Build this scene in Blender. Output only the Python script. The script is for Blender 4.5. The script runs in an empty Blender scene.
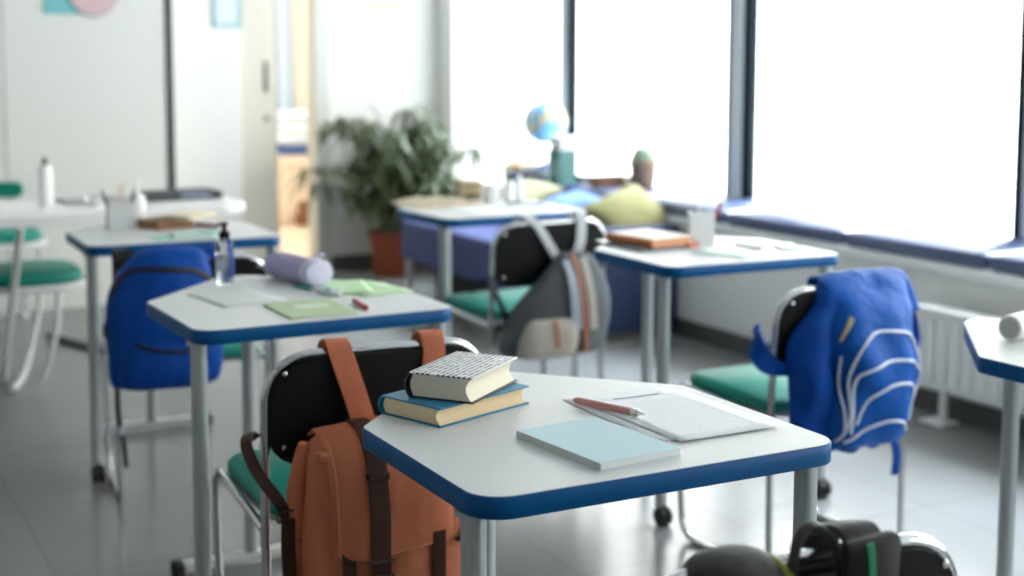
import bpy, bmesh, math, random
from mathutils import Vector, Matrix, noise
from math import sin, cos, pi, radians as R

random.seed(7)
SC = bpy.context.scene
COL = SC.collection

# ------------------------------------------------------------------ camera
cam_d = bpy.data.cameras.new('camera')
cam = bpy.data.objects.new('camera', cam_d); COL.objects.link(cam)
SC.camera = cam
YAW, PITCH, ROLL = R(62.0), 0.10258, 0.002928
F0 = Vector((cos(YAW), sin(YAW), 0)); R0 = Vector((sin(YAW), -cos(YAW), 0)); U0 = Vector((0, 0, 1))
FW = F0 * cos(PITCH) - U0 * sin(PITCH); UP = U0 * cos(PITCH) + F0 * sin(PITCH)
cr, sr = cos(ROLL), sin(ROLL)
CXv = R0 * cr + UP * sr * 1.0
CXv = (R0 * cr + UP * sr).normalized()
CYv = (UP * cr - R0 * sr).normalized()
m = Matrix((CXv, CYv, -FW)).transposed().to_4x4()
m.translation = Vector((0, 0, 1.328))
cam.matrix_world = m
cam_d.sensor_width = 36.0
cam_d.lens = 1399.4 / 1024 * 36.0
cam_d.shift_y = (201.5 - 288) / 1024
cam_d.clip_start = 0.05
cam_d.dof.use_dof = True
cam_d.dof.focus_distance = 2.12
cam_d.dof.aperture_fstop = 2.6

# ------------------------------------------------------------------ world, exposure
w = bpy.data.worlds.new('world'); SC.world = w; w.use_nodes = True
bg = w.node_tree.nodes['Background']
bg.inputs[0].default_value = (1.0, 0.99, 0.96, 1)
bg.inputs[1].default_value = 6.3
SC.view_settings.view_transform = 'Standard'
SC.view_settings.look = 'None'
SC.view_settings.gamma = 1
SC.view_settings.use_curve_mapping = False
SC.view_settings.exposure = 0.14
FILL_STRENGTH = 0.8
sun_d = bpy.data.lights.new('hazy_sun', 'SUN'); sun_d.energy = 14.0; sun_d.angle = R(22); sun_d.color = (0.78, 0.88, 1.0)
sun = bpy.data.objects.new('hazy_sun', sun_d); COL.objects.link(sun)
sun.rotation_euler = Vector((cos(R(50)) * .97, cos(R(50)) * .24, sin(R(50)))).to_track_quat('Z', 'Y').to_euler()

def portal(name, loc, size_y, size_z, rot):
    l = bpy.data.lights.new(name, 'AREA'); l.shape = 'RECTANGLE'; l.size = size_y; l.size_y = size_z
    l.cycles.is_portal = True
    o = bpy.data.objects.new(name, l); COL.objects.link(o); o.location = loc; o.rotation_euler = rot
# window openings (Y ranges) of the glazed wall
WINS = [(-1.7, 0.10), (0.23, 1.90), (2.03, 3.78), (3.85, 5.65), (5.73, 7.40), (7.46, 8.03)]
for a, b in WINS:
    portal('window_portal', (4.55, (a + b) / 2, 1.62), b - a, 2.1, (0, R(90), R(0)))
for o in COL.objects:
    if o.name.startswith('window_portal'):
        # an area light shines along its local -Z; point it into the room (-X), width along Y
        o.matrix_world = Matrix(((0, 0, 1, o.location.x), (1, 0, 0, o.location.y), (0, 1, 0, o.location.z), (0, 0, 0, 1)))

# ------------------------------------------------------------------ materials
MATS = {}
def mat(name, col, rough=0.5, metal=0.0, bump=0.0, bscale=60, var=0.0, vscale=4, coat=0.0, spec=0.5, trans=0.0, emit=0, sheen=0.0):
    if name in MATS: return MATS[name]
    m = bpy.data.materials.new(name); m.use_nodes = True
    nt = m.node_tree; p = nt.nodes['Principled BSDF']
    p.inputs['Base Color'].default_value = (*col, 1)
    p.inputs['Roughness'].default_value = rough
    p.inputs['Metallic'].default_value = metal
    p.inputs['Specular IOR Level'].default_value = spec
    if coat: p.inputs['Coat Weight'].default_value = coat
    if sheen: p.inputs['Sheen Weight'].default_value = sheen
    if trans: p.inputs['Transmission Weight'].default_value = trans
    if emit:
        p.inputs['Emission Color'].default_value = (*col, 1); p.inputs['Emission Strength'].default_value = emit
    tc = nt.nodes.new('ShaderNodeTexCoord')
    if var:
        n = nt.nodes.new('ShaderNodeTexNoise'); n.inputs['Scale'].default_value = vscale; n.inputs['Detail'].default_value = 4
        nt.links.new(tc.outputs['Object'], n.inputs['Vector'])
        mx = nt.nodes.new('ShaderNodeMix'); mx.data_type = 'RGBA'
        mx.inputs[6].default_value = (*[max(0, c * (1 - var)) for c in col], 1)
        mx.inputs[7].default_value = (*[min(1, c * (1 + var)) for c in col], 1)
        nt.links.new(n.outputs['Fac'], mx.inputs[0]); nt.links.new(mx.outputs[2], p.inputs['Base Color'])
    if bump:
        n = nt.nodes.new('ShaderNodeTexNoise'); n.inputs['Scale'].default_value = bscale; n.inputs['Detail'].default_value = 5
        nt.links.new(tc.outputs['Object'], n.inputs['Vector'])
        b = nt.nodes.new('ShaderNodeBump'); b.inputs['Strength'].default_value = bump; b.inputs['Distance'].default_value = 0.01
        nt.links.new(n.outputs['Fac'], b.inputs['Height']); nt.links.new(b.outputs['Normal'], p.inputs['Normal'])
    MATS[name] = m
    return m

WALL = mat('white wall paint', (0.83, 0.83, 0.80), 0.7)
PANEL = mat('pale panel', (0.82, 0.82, 0.77), 0.5, spec=.3)
CEIL = mat('ceiling paint', (0.62, 0.62, 0.61), 0.8)
WALLD = mat('grey wall paint', (0.42, 0.43, 0.42), 0.7)
WHITE = mat('white lacquer', (0.82, 0.83, 0.82), 0.35)
WPLAST = mat('white plastic', (0.85, 0.85, 0.84), 0.3)
BASEB = mat('dark baseboard', (0.085, 0.083, 0.080), 0.6)
DARKFR = mat('dark window frame', (0.012, 0.02, 0.028), 0.7, spec=0.15)
GREYFR = mat('grey window post', (0.60, 0.66, 0.68), 0.5)
LAM = mat('pale grey laminate', (0.64, 0.66, 0.65), 0.42, spec=0.3)
BLUE = mat('blue edge band', (0.000, 0.085, 0.26), 0.40, spec=0.22)
STEEL = mat('grey powder steel', (0.50, 0.53, 0.54), 0.32, metal=0.55)
CHROME = mat('chrome', (0.62, 0.63, 0.64), 0.16, metal=1.0)
BLACKP = mat('black plastic', (0.006, 0.006, 0.007), 0.6, bump=0.1, bscale=500, spec=0.2)
RUBBER = mat('black rubber', (0.01, 0.01, 0.01), 0.6)
GREEN = mat('green upholstery', (0.002, 0.25, 0.185), 0.5, bump=0.1, bscale=400, spec=0.4)
ORANGE = mat('terracotta canvas', (0.52, 0.165, 0.085), 0.8, bump=0.9, bscale=11, var=0.22, vscale=9, spec=.25)
BROWN = mat('dark brown leather', (0.050, 0.019, 0.012), 0.55, bump=0.1, bscale=200, spec=.25)
BLUEB = mat('blue nylon', (0.001, 0.055, 0.30), 0.6, bump=0.9, bscale=14, var=0.25, vscale=7, spec=0.15)
BLUEB2 = mat('bright blue nylon', (0.001, 0.085, 0.38), 0.55, bump=1.0, bscale=18, var=0.3, vscale=9, spec=0.2)
NAVYN = mat('navy lining', (0.005, 0.02, 0.08), 0.7)
ZIP = mat('black zip tape', (0.008, 0.01, 0.02), 0.6)
PIPING = mat('pale reflective piping', (0.62, 0.68, 0.78), 0.4)
GREYB = mat('charcoal grey cloth', (0.075, 0.085, 0.095), 0.8, bump=0.3, bscale=60, var=0.3, vscale=6)
GREYL = mat('pale grey webbing', (0.50, 0.53, 0.56), 0.7)
SAND = mat('sand cloth', (0.42, 0.39, 0.33), 0.8, bump=0.2, bscale=80)
TAN = mat('orange brown leather', (0.42, 0.15, 0.06), 0.55)
PAGES = mat('book pages', (0.78, 0.72, 0.58), 0.8)
PAGES2 = mat('yellowed book pages', (0.80, 0.64, 0.40), 0.8)
BLUECOV = mat('blue book cloth', (0.015, 0.20, 0.36), 0.5, bump=0.1, bscale=400)
LILAC = mat('lilac fabric', (0.43, 0.40, 0.60), 0.7, bump=0.3, bscale=60)
SILVER = mat('silver metal', (0.7, 0.7, 0.7), 0.25, metal=1.0)
NAVY = mat('navy upholstery', (0.018, 0.035, 0.10), 0.75, bump=0.15, bscale=200)
SEATB = mat('blue upholstery', (0.026, 0.042, 0.155), 0.55, bump=0.05, bscale=200, spec=0.35)
CUSH = mat('blue window cushion', (0.055, 0.085, 0.19), 0.30, bump=0.05, bscale=200, spec=0.9)
OLIVE = mat('olive yellow cloth', (0.25, 0.23, 0.095), 0.85, bump=0.3, bscale=90, var=0.12)
TERRA = mat('terracotta pot', (0.26, 0.055, 0.02), 0.7)
SOIL = mat('potting soil', (0.03, 0.02, 0.013), 0.95, bump=0.6, bscale=60)
LEAF = mat('dark green leaf', (0.065, 0.095, 0.032), 0.5, var=0.5, vscale=5)
STEM = mat('plant stem', (0.10, 0.085, 0.035), 0.7)

def stripes(name, base, line, scale, width=0.3, direction='Y', rough=0.7, mode='line'):
    """paper with rows of printed lines broken up by noise"""
    m = bpy.data.materials.new(name); m.use_nodes = True; nt = m.node_tree; p = nt.nodes['Principled BSDF']
    p.inputs['Roughness'].default_value = rough
    tc = nt.nodes.new('ShaderNodeTexCoord')
    wv = nt.nodes.new('ShaderNodeTexWave'); wv.bands_direction = direction; wv.inputs['Scale'].default_value = scale
    nt.links.new(tc.outputs['Object'], wv.inputs['Vector'])
    gt = nt.nodes.new('ShaderNodeMath'); gt.operation = 'GREATER_THAN'; gt.inputs[1].default_value = 1 - width
    nt.links.new(wv.outputs['Fac'], gt.inputs[0])
    mp = nt.nodes.new('ShaderNodeMapping')
    mp.inputs['Scale'].default_value = (260, 40, 1) if direction == 'Y' else (40, 260, 1)
    nt.links.new(tc.outputs['Object'], mp.inputs['Vector'])
    nz = nt.nodes.new('ShaderNodeTexNoise'); nz.inputs['Scale'].default_value = 1; nz.inputs['Detail'].default_value = 1
    nt.links.new(mp.outputs[0], nz.inputs['Vector'])
    g2 = nt.nodes.new('ShaderNodeMath'); g2.operation = 'GREATER_THAN'; g2.inputs[1].default_value = 0.45 if mode == 'text' else 0.0
    nt.links.new(nz.outputs['Fac'], g2.inputs[0])
    mu = nt.nodes.new('ShaderNodeMath'); mu.operation = 'MULTIPLY'
    nt.links.new(gt.outputs[0], mu.inputs[0]); nt.links.new(g2.outputs[0], mu.inputs[1])
    mx = nt.nodes.new('ShaderNodeMix'); mx.data_type = 'RGBA'
    mx.inputs[6].default_value = (*base, 1); mx.inputs[7].default_value = (*line, 1)
    nt.links.new(mu.outputs[0], mx.inputs[0]); nt.links.new(mx.outputs[2], p.inputs['Base Color'])
    MATS[name] = m
    return m
PAPER = stripes('printed paper', (0.84, 0.86, 0.89), (0.75, 0.78, 0.82), 22, 0.22, 'Y', mode='text')
PAPERW = mat('plain paper', (0.78, 0.80, 0.80), 0.7)
NOTEC = stripes('light blue ruled cover', (0.56, 0.74, 0.79), (0.52, 0.71, 0.77), 60, 0.4, 'Y')
COVERT = stripes('black and white text cover', (0.66, 0.66, 0.66), (0.02, 0.02, 0.025), 34, 0.55, 'X', rough=0.35, mode='text')
GREENP = stripes('pale green paper', (0.50, 0.72, 0.42), (0.45, 0.66, 0.40), 30, 0.2, 'X', mode='text')
GREENC = mat('sage green cover', (0.42, 0.55, 0.30), 0.55)
MINT = mat('mint paper', (0.25, 0.62, 0.50), 0.7)

def floor_mat():
    m = bpy.data.materials.new('grey floor tile'); m.use_nodes = True; nt = m.node_tree; p = nt.nodes['Principled BSDF']
    tc = nt.nodes.new('ShaderNodeTexCoord')
    br = nt.nodes.new('ShaderNodeTexBrick'); br.offset = 0; br.inputs['Scale'].default_value = 1
    br.inputs['Brick Width'].default_value = 0.6; br.inputs['Row Height'].default_value = 0.6
    br.inputs['Mortar Size'].default_value = 0.003
    br.inputs['Color1'].default_value = (0.18, 0.182, 0.18, 1); br.inputs['Color2'].default_value = (0.20, 0.20, 0.196, 1)
    br.inputs['Mortar'].default_value = (0.15, 0.15, 0.15, 1)
    nt.links.new(tc.outputs['Object'], br.inputs['Vector'])
    n = nt.nodes.new('ShaderNodeTexNoise'); n.inputs['Scale'].default_value = 3.0; n.inputs['Detail'].default_value = 6
    nt.links.new(tc.outputs['Object'], n.inputs['Vector'])
    mx = nt.nodes.new('ShaderNodeMix'); mx.data_type = 'RGBA'; mx.blend_type = 'MULTIPLY'; mx.inputs[0].default_value = 0.35
    nt.links.new(br.outputs['Color'], mx.inputs[6]); nt.links.new(n.outputs['Color'], mx.inputs[7])
    mx2 = nt.nodes.new('ShaderNodeMix'); mx2.data_type = 'RGBA'; mx2.blend_type = 'MULTIPLY'; mx2.inputs[0].default_value = 0
    nt.links.new(br.outputs['Color'], p.inputs['Base Color'])
    mr = nt.nodes.new('ShaderNodeMapRange'); mr.inputs['To Min'].default_value = 0.16; mr.inputs['To Max'].default_value = 0.30
    nt.links.new(n.outputs['Fac'], mr.inputs['Value']); nt.links.new(mr.outputs[0], p.inputs['Roughness'])
    return m
FLOOR = floor_mat()

def glass_mat():
    m = bpy.data.materials.new('window glass'); m.use_nodes = True; nt = m.node_tree
    nt.nodes.remove(nt.nodes['Principled BSDF'])
    t = nt.nodes.new('ShaderNodeBsdfTransparent'); t.inputs[0].default_value = (0.97, 0.99, 0.99, 1)
    g = nt.nodes.new('ShaderNodeBsdfGlossy'); g.inputs['Roughness'].default_value = 0.02
    mx = nt.nodes.new('ShaderNodeMixShader'); mx.inputs[0].default_value = 0.05
    nt.links.new(t.outputs[0], mx.inputs[1]); nt.links.new(g.outputs[0], mx.inputs[2])
    nt.links.new(mx.outputs[0], nt.nodes['Material Output'].inputs[0])
    return m
GLASS = glass_mat()
CLEARP = mat('clear plastic', (0.97, 0.98, 0.98), 0.06, trans=1.0)
CLEARP.node_tree.nodes['Principled BSDF'].inputs['IOR'].default_value = 1.2
LABELB = mat('blue bottle label', (0.02, 0.06, 0.25), 0.4)

# ------------------------------------------------------------------ mesh helpers
def box(bm, x0, x1, y0, y1, z0, z1, M=None):
    vs = [bm.verts.new((x, y, z)) for z in (z0, z1) for y in (y0, y1) for x in (x0, x1)]
    for f in ((0, 2, 3, 1), (4, 5, 7, 6), (0, 1, 5, 4), (2, 6, 7, 3), (0, 4, 6, 2), (1, 3, 7, 5)):
        bm.faces.new([vs[i] for i in f])
    if M is not None: bmesh.ops.transform(bm, matrix=M, verts=vs)
    return vs

def fillet(pts, r, n=6):
    """round the inner corners of a polyline; r number or list per point"""
    P = [Vector(p) for p in pts]; out = [P[0]]
    for i in range(1, len(P) - 1):
        ri = r[i] if isinstance(r, (list, tuple)) else r
        a, b, c = P[i - 1], P[i], P[i + 1]
        u = (a - b); v = (c - b); la, lc = u.length, v.length; u.normalize(); v.normalize()
        ang = u.angle(v)
        if ri <= 0 or abs(ang - pi) < 0.02: out.append(b); continue
        d = min(ri / math.tan(ang / 2), la * 0.49, lc * 0.49)
        rr = d * math.tan(ang / 2)
        bis = (u + v).normalized(); cen = b + bis * (rr / sin(ang / 2))
        s, e = b + u * d - cen, b + v * d - cen
        tot = s.angle(e)
        for k in range(n + 1):
            t = k / n
            out.append(cen + (s * sin((1 - t) * tot) + e * sin(t * tot)) / sin(tot))
    out.append(P[-1])
    return out

def tube(bm, pts, r, seg=10, closed=False):
    P = [Vector(p) for p in pts]; n = len(P); rings = []
    ref = None
    for i in range(n):
        if closed: t = (P[(i + 1) % n] - P[i - 1]).normalized()
        else: t = (P[min(i + 1, n - 1)] - P[max(i - 1, 0)]).normalized()
        if ref is None:
            ref = Vector((0, 0, 1)) if abs(t.z) < 0.9 else Vector((1, 0, 0))
            ref = (ref - t * ref.dot(t)).normalized()
        else:
            ref = (ref - t * ref.dot(t)).normalized()
        b = t.cross(ref)
        ri = r[i] if isinstance(r, (list, tuple)) else r
        rings.append([bm.verts.new(P[i] + (ref * cos(2 * pi * k / seg) + b * sin(2 * pi * k / seg)) * ri) for k in range(seg)])
    m_ = n if closed else n - 1
    for i in range(m_):
        A, B = rings[i], rings[(i + 1) % n]
        for k in range(seg):
            bm.faces.new((A[k], A[(k + 1) % seg], B[(k + 1) % seg], B[k]))
    if not closed:
        bm.faces.new(rings[0][::-1]); bm.faces.new(rings[-1])

def ribbon(bm, pts, side, width, th=0.003):
    P = [Vector(p) for p in pts]; n = len(P); rings = []
    for i in range(n):
        t = (P[min(i + 1, n - 1)] - P[max(i - 1, 0)]).normalized()
        s = Vector(side[i]) if isinstance(side, list) else Vector(side)
        s = (s - t * s.dot(t)).normalized(); nn = s.cross(t)
        wd = width[i] if isinstance(width, (list, tuple)) else width
        rings.append([bm.verts.new(P[i] + s * a * wd / 2 + nn * b * th / 2) for a, b in ((-1, -1), (-.6, -1.25), (.6, -1.25), (1, -1), (1, 1), (.6, 1.25), (-.6, 1.25), (-1, 1))])
    for i in range(n - 1):
        for k in range(8):
            bm.faces.new((rings[i][k], rings[i][(k + 1) % 8], rings[i + 1][(k + 1) % 8], rings[i + 1][k]))
    bm.faces.new(rings[0][::-1]); bm.faces.new(rings[-1])

def catmull(pts, n=6):
    P = [Vector(p) for p in pts]; out = []
    for i in range(len(P) - 1):
        p0, p1, p2, p3 = P[max(i - 1, 0)], P[i], P[i + 1], P[min(i + 2, len(P) - 1)]
        for k in range(n):
            t = k / n
            out.append(0.5 * ((2 * p1) + (p2 - p0) * t + (2 * p0 - 5 * p1 + 4 * p2 - p3) * t * t + (3 * p1 - p0 - 3 * p2 + p3) * t ** 3))
    out.append(P[-1]); return out

def roundpoly(pts, rads, n=8):
    """closed polygon with rounded corners (2D)"""
    P = [Vector((*p, 0)) for p in pts]; out = []; N = len(P)
    for i in range(N):
        seg = fillet([P[i - 1], P[i], P[(i + 1) % N]], [0, rads[i], 0], n)[1:-1]
        out += [(q.x, q.y) for q in seg]
    return out

def prism(bm, poly, z0, z1, bev=0.0):
    def ring(z, s=0):
        c = Vector((sum(p[0] for p in poly) / len(poly), sum(p[1] for p in poly) / len(poly)))
        res = []
        for p in poly:
            v = Vector(p) - c; L = v.length
            v = v * ((L - s) / L) + c
            res.append(bm.verts.new((v.x, v.y, z)))
        return res
    if bev: rs = [ring(z0, bev), ring(z0 + bev), ring(z1 - bev), ring(z1, bev)]
    else: rs = [ring(z0), ring(z1)]
    n = len(poly)
    for a, b in zip(rs, rs[1:]):
        for k in range(n): bm.faces.new((a[k], a[(k + 1) % n], b[(k + 1) % n], b[k]))
    bm.faces.new(rs[0][::-1]); bm.faces.new(rs[-1])

def lathe(bm, prof, seg=24, M=None):
    rings = []; allv = []
    for r, z in prof:
        ring = [bm.verts.new((r * cos(2 * pi * k / seg), r * sin(2 * pi * k / seg), z)) for k in range(seg)] if r > 1e-6 else [bm.verts.new((0, 0, z))]
        rings.append(ring); allv += ring
    for A, B in zip(rings, rings[1:]):
        for k in range(seg):
            k2 = (k + 1) % seg
            if len(A) == 1 and len(B) == 1: continue
            if len(A) == 1: bm.faces.new((A[0], B[k2], B[k]))
            elif len(B) == 1: bm.faces.new((A[k], A[k2], B[0]))
            else: bm.faces.new((A[k], A[k2], B[k2], B[k]))
    if len(rings[0]) > 1: bm.faces.new(rings[0][::-1])
    if len(rings[-1]) > 1: bm.faces.new(rings[-1])
    if M is not None: bmesh.ops.transform(bm, matrix=M, verts=allv)

def obj(name, bm, material, parent=None, smooth=True, bevel=0.0, subsurf=0, angle=40, label=None):
    me = bpy.data.meshes.new(name)
    bmesh.ops.recalc_face_normals(bm, faces=bm.faces)
    bm.to_mesh(me); bm.free()
    o = bpy.data.objects.new(name, me); COL.objects.link(o)
    for mm in (material if isinstance(material, list) else [material]): me.materials.append(mm)
    if smooth:
        for p in me.polygons: p.use_smooth = True
        if not subsurf: me.set_sharp_from_angle(angle=R(angle))
    if bevel:
        b = o.modifiers.new('bevel', 'BEVEL'); b.width = bevel; b.segments = 2; b.limit_method = 'ANGLE'
    if subsurf:
        s = o.modifiers.new('subsurf', 'SUBSURF'); s.levels = subsurf; s.render_levels = subsurf
    if parent: o.parent = parent
    if label: o['label'] = label
    return o

def mk(fn, *a, **k):
    bm = bmesh.new(); fn(bm, *a, **k); return bm

def thing(name, label, cat, loc=(0, 0, 0), rz=0.0, group=None):
    o = bpy.data.objects.new(name, None); COL.objects.link(o); o.empty_display_size = 0.1
    o.location = loc; o.rotation_euler = (0, 0, rz); o['label'] = label; o['category'] = cat
    if group: o['group'] = group
    return o

def struct(name, bm, material, smooth=False, **k):
    o = obj(name, bm, material, smooth=smooth, **k); o['kind'] = 'structure'; return o

def copy_tree(o, parent=None):
    c = o.copy(); COL.objects.link(c)
    if parent: c.parent = parent
    for ch in list(o.children): copy_tree(ch, c)
    return c

def place(o, loc, rz, label):
    o.location = loc; o.rotation_euler = (0, 0, rz); o['label'] = label; return o

def boxes(*bs):
    bm = bmesh.new()
    for b in bs: box(bm, *b)
    return bm

# ------------------------------------------------------------------ the room
XL, XW, XG = -2.6, 3.85, 4.30      # left wall, low wall under the window seat, window plane
YB, YP, YR = 8.25, 7.56, -1.8      # back wall, front face of the left partition, rear wall
ZC = 2.9
struct('floor', boxes((XL - .1, XG + .2, YR - .1, YB + 3.2, -0.1, 0)), FLOOR)
struct('ceiling', boxes((XL - .1, XG + .2, YR - .1, YB + 3.2, ZC, ZC + .1)), CEIL)
struct('wall_left', boxes((XL - .1, XL, YR, YB, 0, ZC)), WALLD)
struct('wall_rear', boxes((XL, XG, YR - .1, YR, 0, ZC)), WALLD)
# glazed side: low wall, sill slab, head, end pier
struct('wall_window_low', boxes((XW, XW + .1, YR, YB, 0, .53)), WALL)
struct('trim_sill', boxes((XW - .03, XG + .15, YR, YB - .2, .535, .57)), WHITE, bevel=.004)
struct('wall_window_head', boxes((XG - .02, XG + .15, YR, YB, 2.62, ZC)), WALL)
struct('wall_window_pier', boxes((XW, XG + .15, YB - .2, YB, 0, ZC)), WALL)
struct('wall_back_right', boxes((3.02, XG + .15, YB, YB + .12, 0, ZC)), WALL)
struct('wall_back_head', boxes((2.74, 3.02, YB, YB + .12, 2.12, ZC)), WALL)
struct('wall_back_middle', boxes((XL, 2.515, YB - .06, YB - .02, 0, ZC), (XL, 2.515, YB + .06, YB + .12, 0, ZC)), WALL)
struct('wall_partition', boxes((XL, 1.905, YP, YB - .06, 0, ZC)), PANEL)
struct('trim_partition_edge', boxes((1.905, 1.945, YP - .006, YP + .06, 0, ZC)), mat('dark green trim', (0.03, 0.04, 0.035), .5))
struct('trim_partition_joint', boxes((1.070, 1.078, YP - .003, YP, 0, ZC)), mat('grey joint', (0.45, 0.47, 0.45), .6))
struct('baseboard_window', boxes((XW - .014, XW, YR, YB, 0, .08)), BASEB, bevel=.002)
struct('baseboard_back', boxes((3.10, XW - .014, YB - .014, YB, 0, .08)), BASEB, bevel=.002)
struct('trim_door_jamb', boxes((3.00, 3.09, YB - .02, YB + .14, 0, 2.16)), mat('grey door jamb', (0.62, 0.64, 0.60), .5), bevel=.004)
# sliding door leaf running into the wall pocket
d = obj('door_1', boxes((1.75, 2.745, YB - .018, YB + .03, 0.01, 2.12)), mat('beige door leaf', (0.72, 0.68, 0.59), .5), smooth=False)
d['kind'] = 'structure'
bm = boxes((2.668, 2.698, YB - .026, YB - .018, 1.11, 1.30)); obj('handle_plate', bm, mat('brushed nickel', (.20, .18, .15), .5), d, bevel=.002)
obj('lock', mk(lathe, [(0.018, 0), (0.018, .008), (0.008, .012)], 16, Matrix.Translation((2.684, YB - .018, .955)) @ Matrix.Rotation(R(90), 4, 'X')), MATS['brushed nickel'], d)
obj('gap_strip', boxes((2.745, 2.751, YB - .018, YB + .03, 0.01, 2.12)), mat('dark door gap', (.12, .10, .08), .5), d, smooth=False)  # dark gap at the leaf edge, painted as a strip
# windows
for i, (a, b) in enumerate(WINS):
    bm = bmesh.new()
    t = .06 if i < 5 else .03
    box(bm, XG + .01, XG + .055, a - .0, a + t, .57, 2.62); box(bm, XG + .01, XG + .055, b - t, b, .57, 2.62)
    box(bm, XG + .01, XG + .055, a + t, b - t, .57, .62); box(bm, XG + .01, XG + .055, a + t, b - t, 2.57, 2.62)
    wn = struct('window_%d' % (i + 1), bm, WHITE if i == 5 else DARKFR, bevel=.003)
    obj('pane', boxes((XG + .028, XG + .036, a + t, b - t, .62, 2.57)), GLASS, wn, smooth=False)
for i in range(len(WINS) - 1):
    y0, y1 = WINS[i][1], WINS[i + 1][0]
    struct('trim_post_%d' % (i + 1), boxes((XG - .010, XG + .055, y0, y1, .57, 2.62)), GREYFR, bevel=.004)
struct('trim_post_end', boxes((XG - .010, XG + .055, WINS[-1][1], YB - .2, .57, 2.62)), WALL)
# pale pavement outside
struct('ground', boxes((XG + .3, 40, -25, 40, -.5, -.45)), mat('pale pavement', (.75, .76, .78), .8))

# room beyond the door
struct('wall_next_back', boxes((1.0, 5.2, 11.0, 11.1, 0, ZC)), mat('cream wall', (0.88, 0.82, 0.72), .7))
struct('wall_next_left', boxes((0.9, 1.0, YB + .12, 11.1, 0, ZC)), MATS['cream wall'])
struct('wall_next_right', boxes((XG + .15, XG + .25, YB, 11.1, 0, ZC)), MATS['cream wall'])
struct('floor_next', boxes((1.0, XG + .15, YB + .12, 11.0, 0, .012)), mat('pale oak floor', (0.75, 0.62, 0.47), .35, var=.15, vscale=3))
cb = thing('low_cabinet', 'cream wooden low cabinet seen through the open doorway', 'cabinet', (3.85, 10.72, .012))
obj('body', boxes((-.55, .55, -.25, .25, 0, .54)), mat('warm cream wood', (.82, .70, .57), .5), cb, bevel=.005)
obj('door', boxes((-.52, -.01, -.265, -.25, .04, .50)), MATS['warm cream wood'], cb, bevel=.003)
obj('door', boxes((.01, .52, -.265, -.25, .04, .50)), MATS['warm cream wood'], cb, bevel=.003)
bl = thing('folded_blanket', 'pale blue folded bedding on the cabinet beyond the doorway', 'blanket', (3.80, 10.68, .552))
for k in range(4):
    bm = bmesh.new(); box(bm, -.26 + .01 * k, .27 - .012 * k, -.18, .18, k * .085 + .004, (k + 1) * .085)
    obj('fold', bm, mat('pale blue cotton', (.72, .82, .93), .8) if k else mat('deep blue cotton', (.07, .13, .32), .8), bl, bevel=.03)
cu = obj('curtain', (lambda bm: (ribbon(bm, [(x, .02 * sin(x * 60), 0) for x in [i * .01 for i in range(16)]], (0, 0, 1), 2.3, .004), bm)[1])(bmesh.new()), mat('pale blue curtain', (.50, .60, .70), .9))
cu.location = (3.64, 10.9, 1.75); cu['label'] = 'pale blue grey curtain hanging beyond the open doorway'; cu['category'] = 'curtain'
tb = thing('brown_toy', 'small brown stuffed bear on the floor beyond the doorway', 'toy', (3.66, 10.36, .012))
obj('body', mk(lathe, [(0, 0), (.05, .01), (.065, .06), (.045, .12), (0, .135)], 16), mat('brown plush', (.20, .09, .04), .9), tb)
obj('head', mk(lathe, [(0, .12), (.035, .13), (.045, .16), (.03, .195), (0, .205)], 16), MATS['brown plush'], tb)

# fill panels added out of frame to brighten the rooms
def fill_panel(x, y, label, s=FILL_STRENGTH):
    t = thing('fill_panel', label, 'fill light', (x, y, ZC - .05), 0, 'added fill panels at the ceiling')
    bm = bmesh.new()
    for b_ in ((-.31, .31, -.31, -.29), (-.31, .31, .29, .31), (-.31, -.29, -.29, .29), (.29, .31, -.29, .29)): box(bm, *b_, 0, .05)
    obj('frame', bm, WHITE, t)
    obj('diffuser', boxes((-.29, .29, -.29, .29, .006, .02)), mat('fill glow %g' % s, (1, .97, .92), .5, emit=s), t, smooth=False)
for i, x in enumerate((-1.2, .9)):
    for j, y in enumerate((.3, 3.0, 5.9)):
        fill_panel(x, y, 'unseen fill light panel added at the ceiling, %s row, %s' % (('far from the windows', 'near the windows')[i], ('over the camera side', 'over the middle desks', 'over the back desks')[j]))
fill_panel(3.2, 9.7, 'unseen fill light panel added to brighten the room beyond the doorway', 36)  # both panels added to brighten the view through the doorway
fill_panel(2.0, 9.7, 'second unseen fill light panel added to brighten the room beyond the doorway, behind the wall', 36)
for o in COL.objects:
    pass

# ------------------------------------------------------------------ wall decorations
def disc_bm(r, t, n=40):
    return mk(lathe, [(0, 0), (r, 0), (r, t), (0, t)], n, Matrix.Rotation(R(90), 4, 'X'))
po = thing('wall_poster', 'turquoise and pink geometric poster high on the pale partition wall', 'poster', (1.40, YP - .003, 1.545))
obj('turquoise_square', boxes((-.12, .10, -.004, 0, .0, .40)), mat('turquoise paper', (.20, .55, .58), .7), po, smooth=False)
bm = disc_bm(.125, .004); bmesh.ops.translate(bm, vec=(.135, -.004, .118), verts=bm.verts)
obj('pink_disc', bm, mat('pink paper', (.72, .52, .54), .7), po)
bm = disc_bm(.135, .003); bmesh.ops.translate(bm, vec=(.128, -.0025, .122), verts=bm.verts)
obj('teal_ring', bm, mat('dark teal paper', (.04, .20, .20), .7), po)
fr = thing('picture_frame', 'small pale blue framed notice on the wall left of the sliding door', 'picture', (2.432, YB - .062, 1.505))
obj('frame', boxes((-.085, -.072, -.012, 0, 0, .42), (.072, .085, -.012, 0, 0, .42), (-.072, .072, -.012, 0, 0, .013), (-.072, .072, -.012, 0, .407, .42)), mat('pale teal frame', (.18, .42, .48), .5), fr)
obj('sheet', boxes((-.072, .072, -.006, -.001, .013, .407)), mat('pale sheet', (.70, .80, .84), .6), fr, smooth=False)
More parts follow.
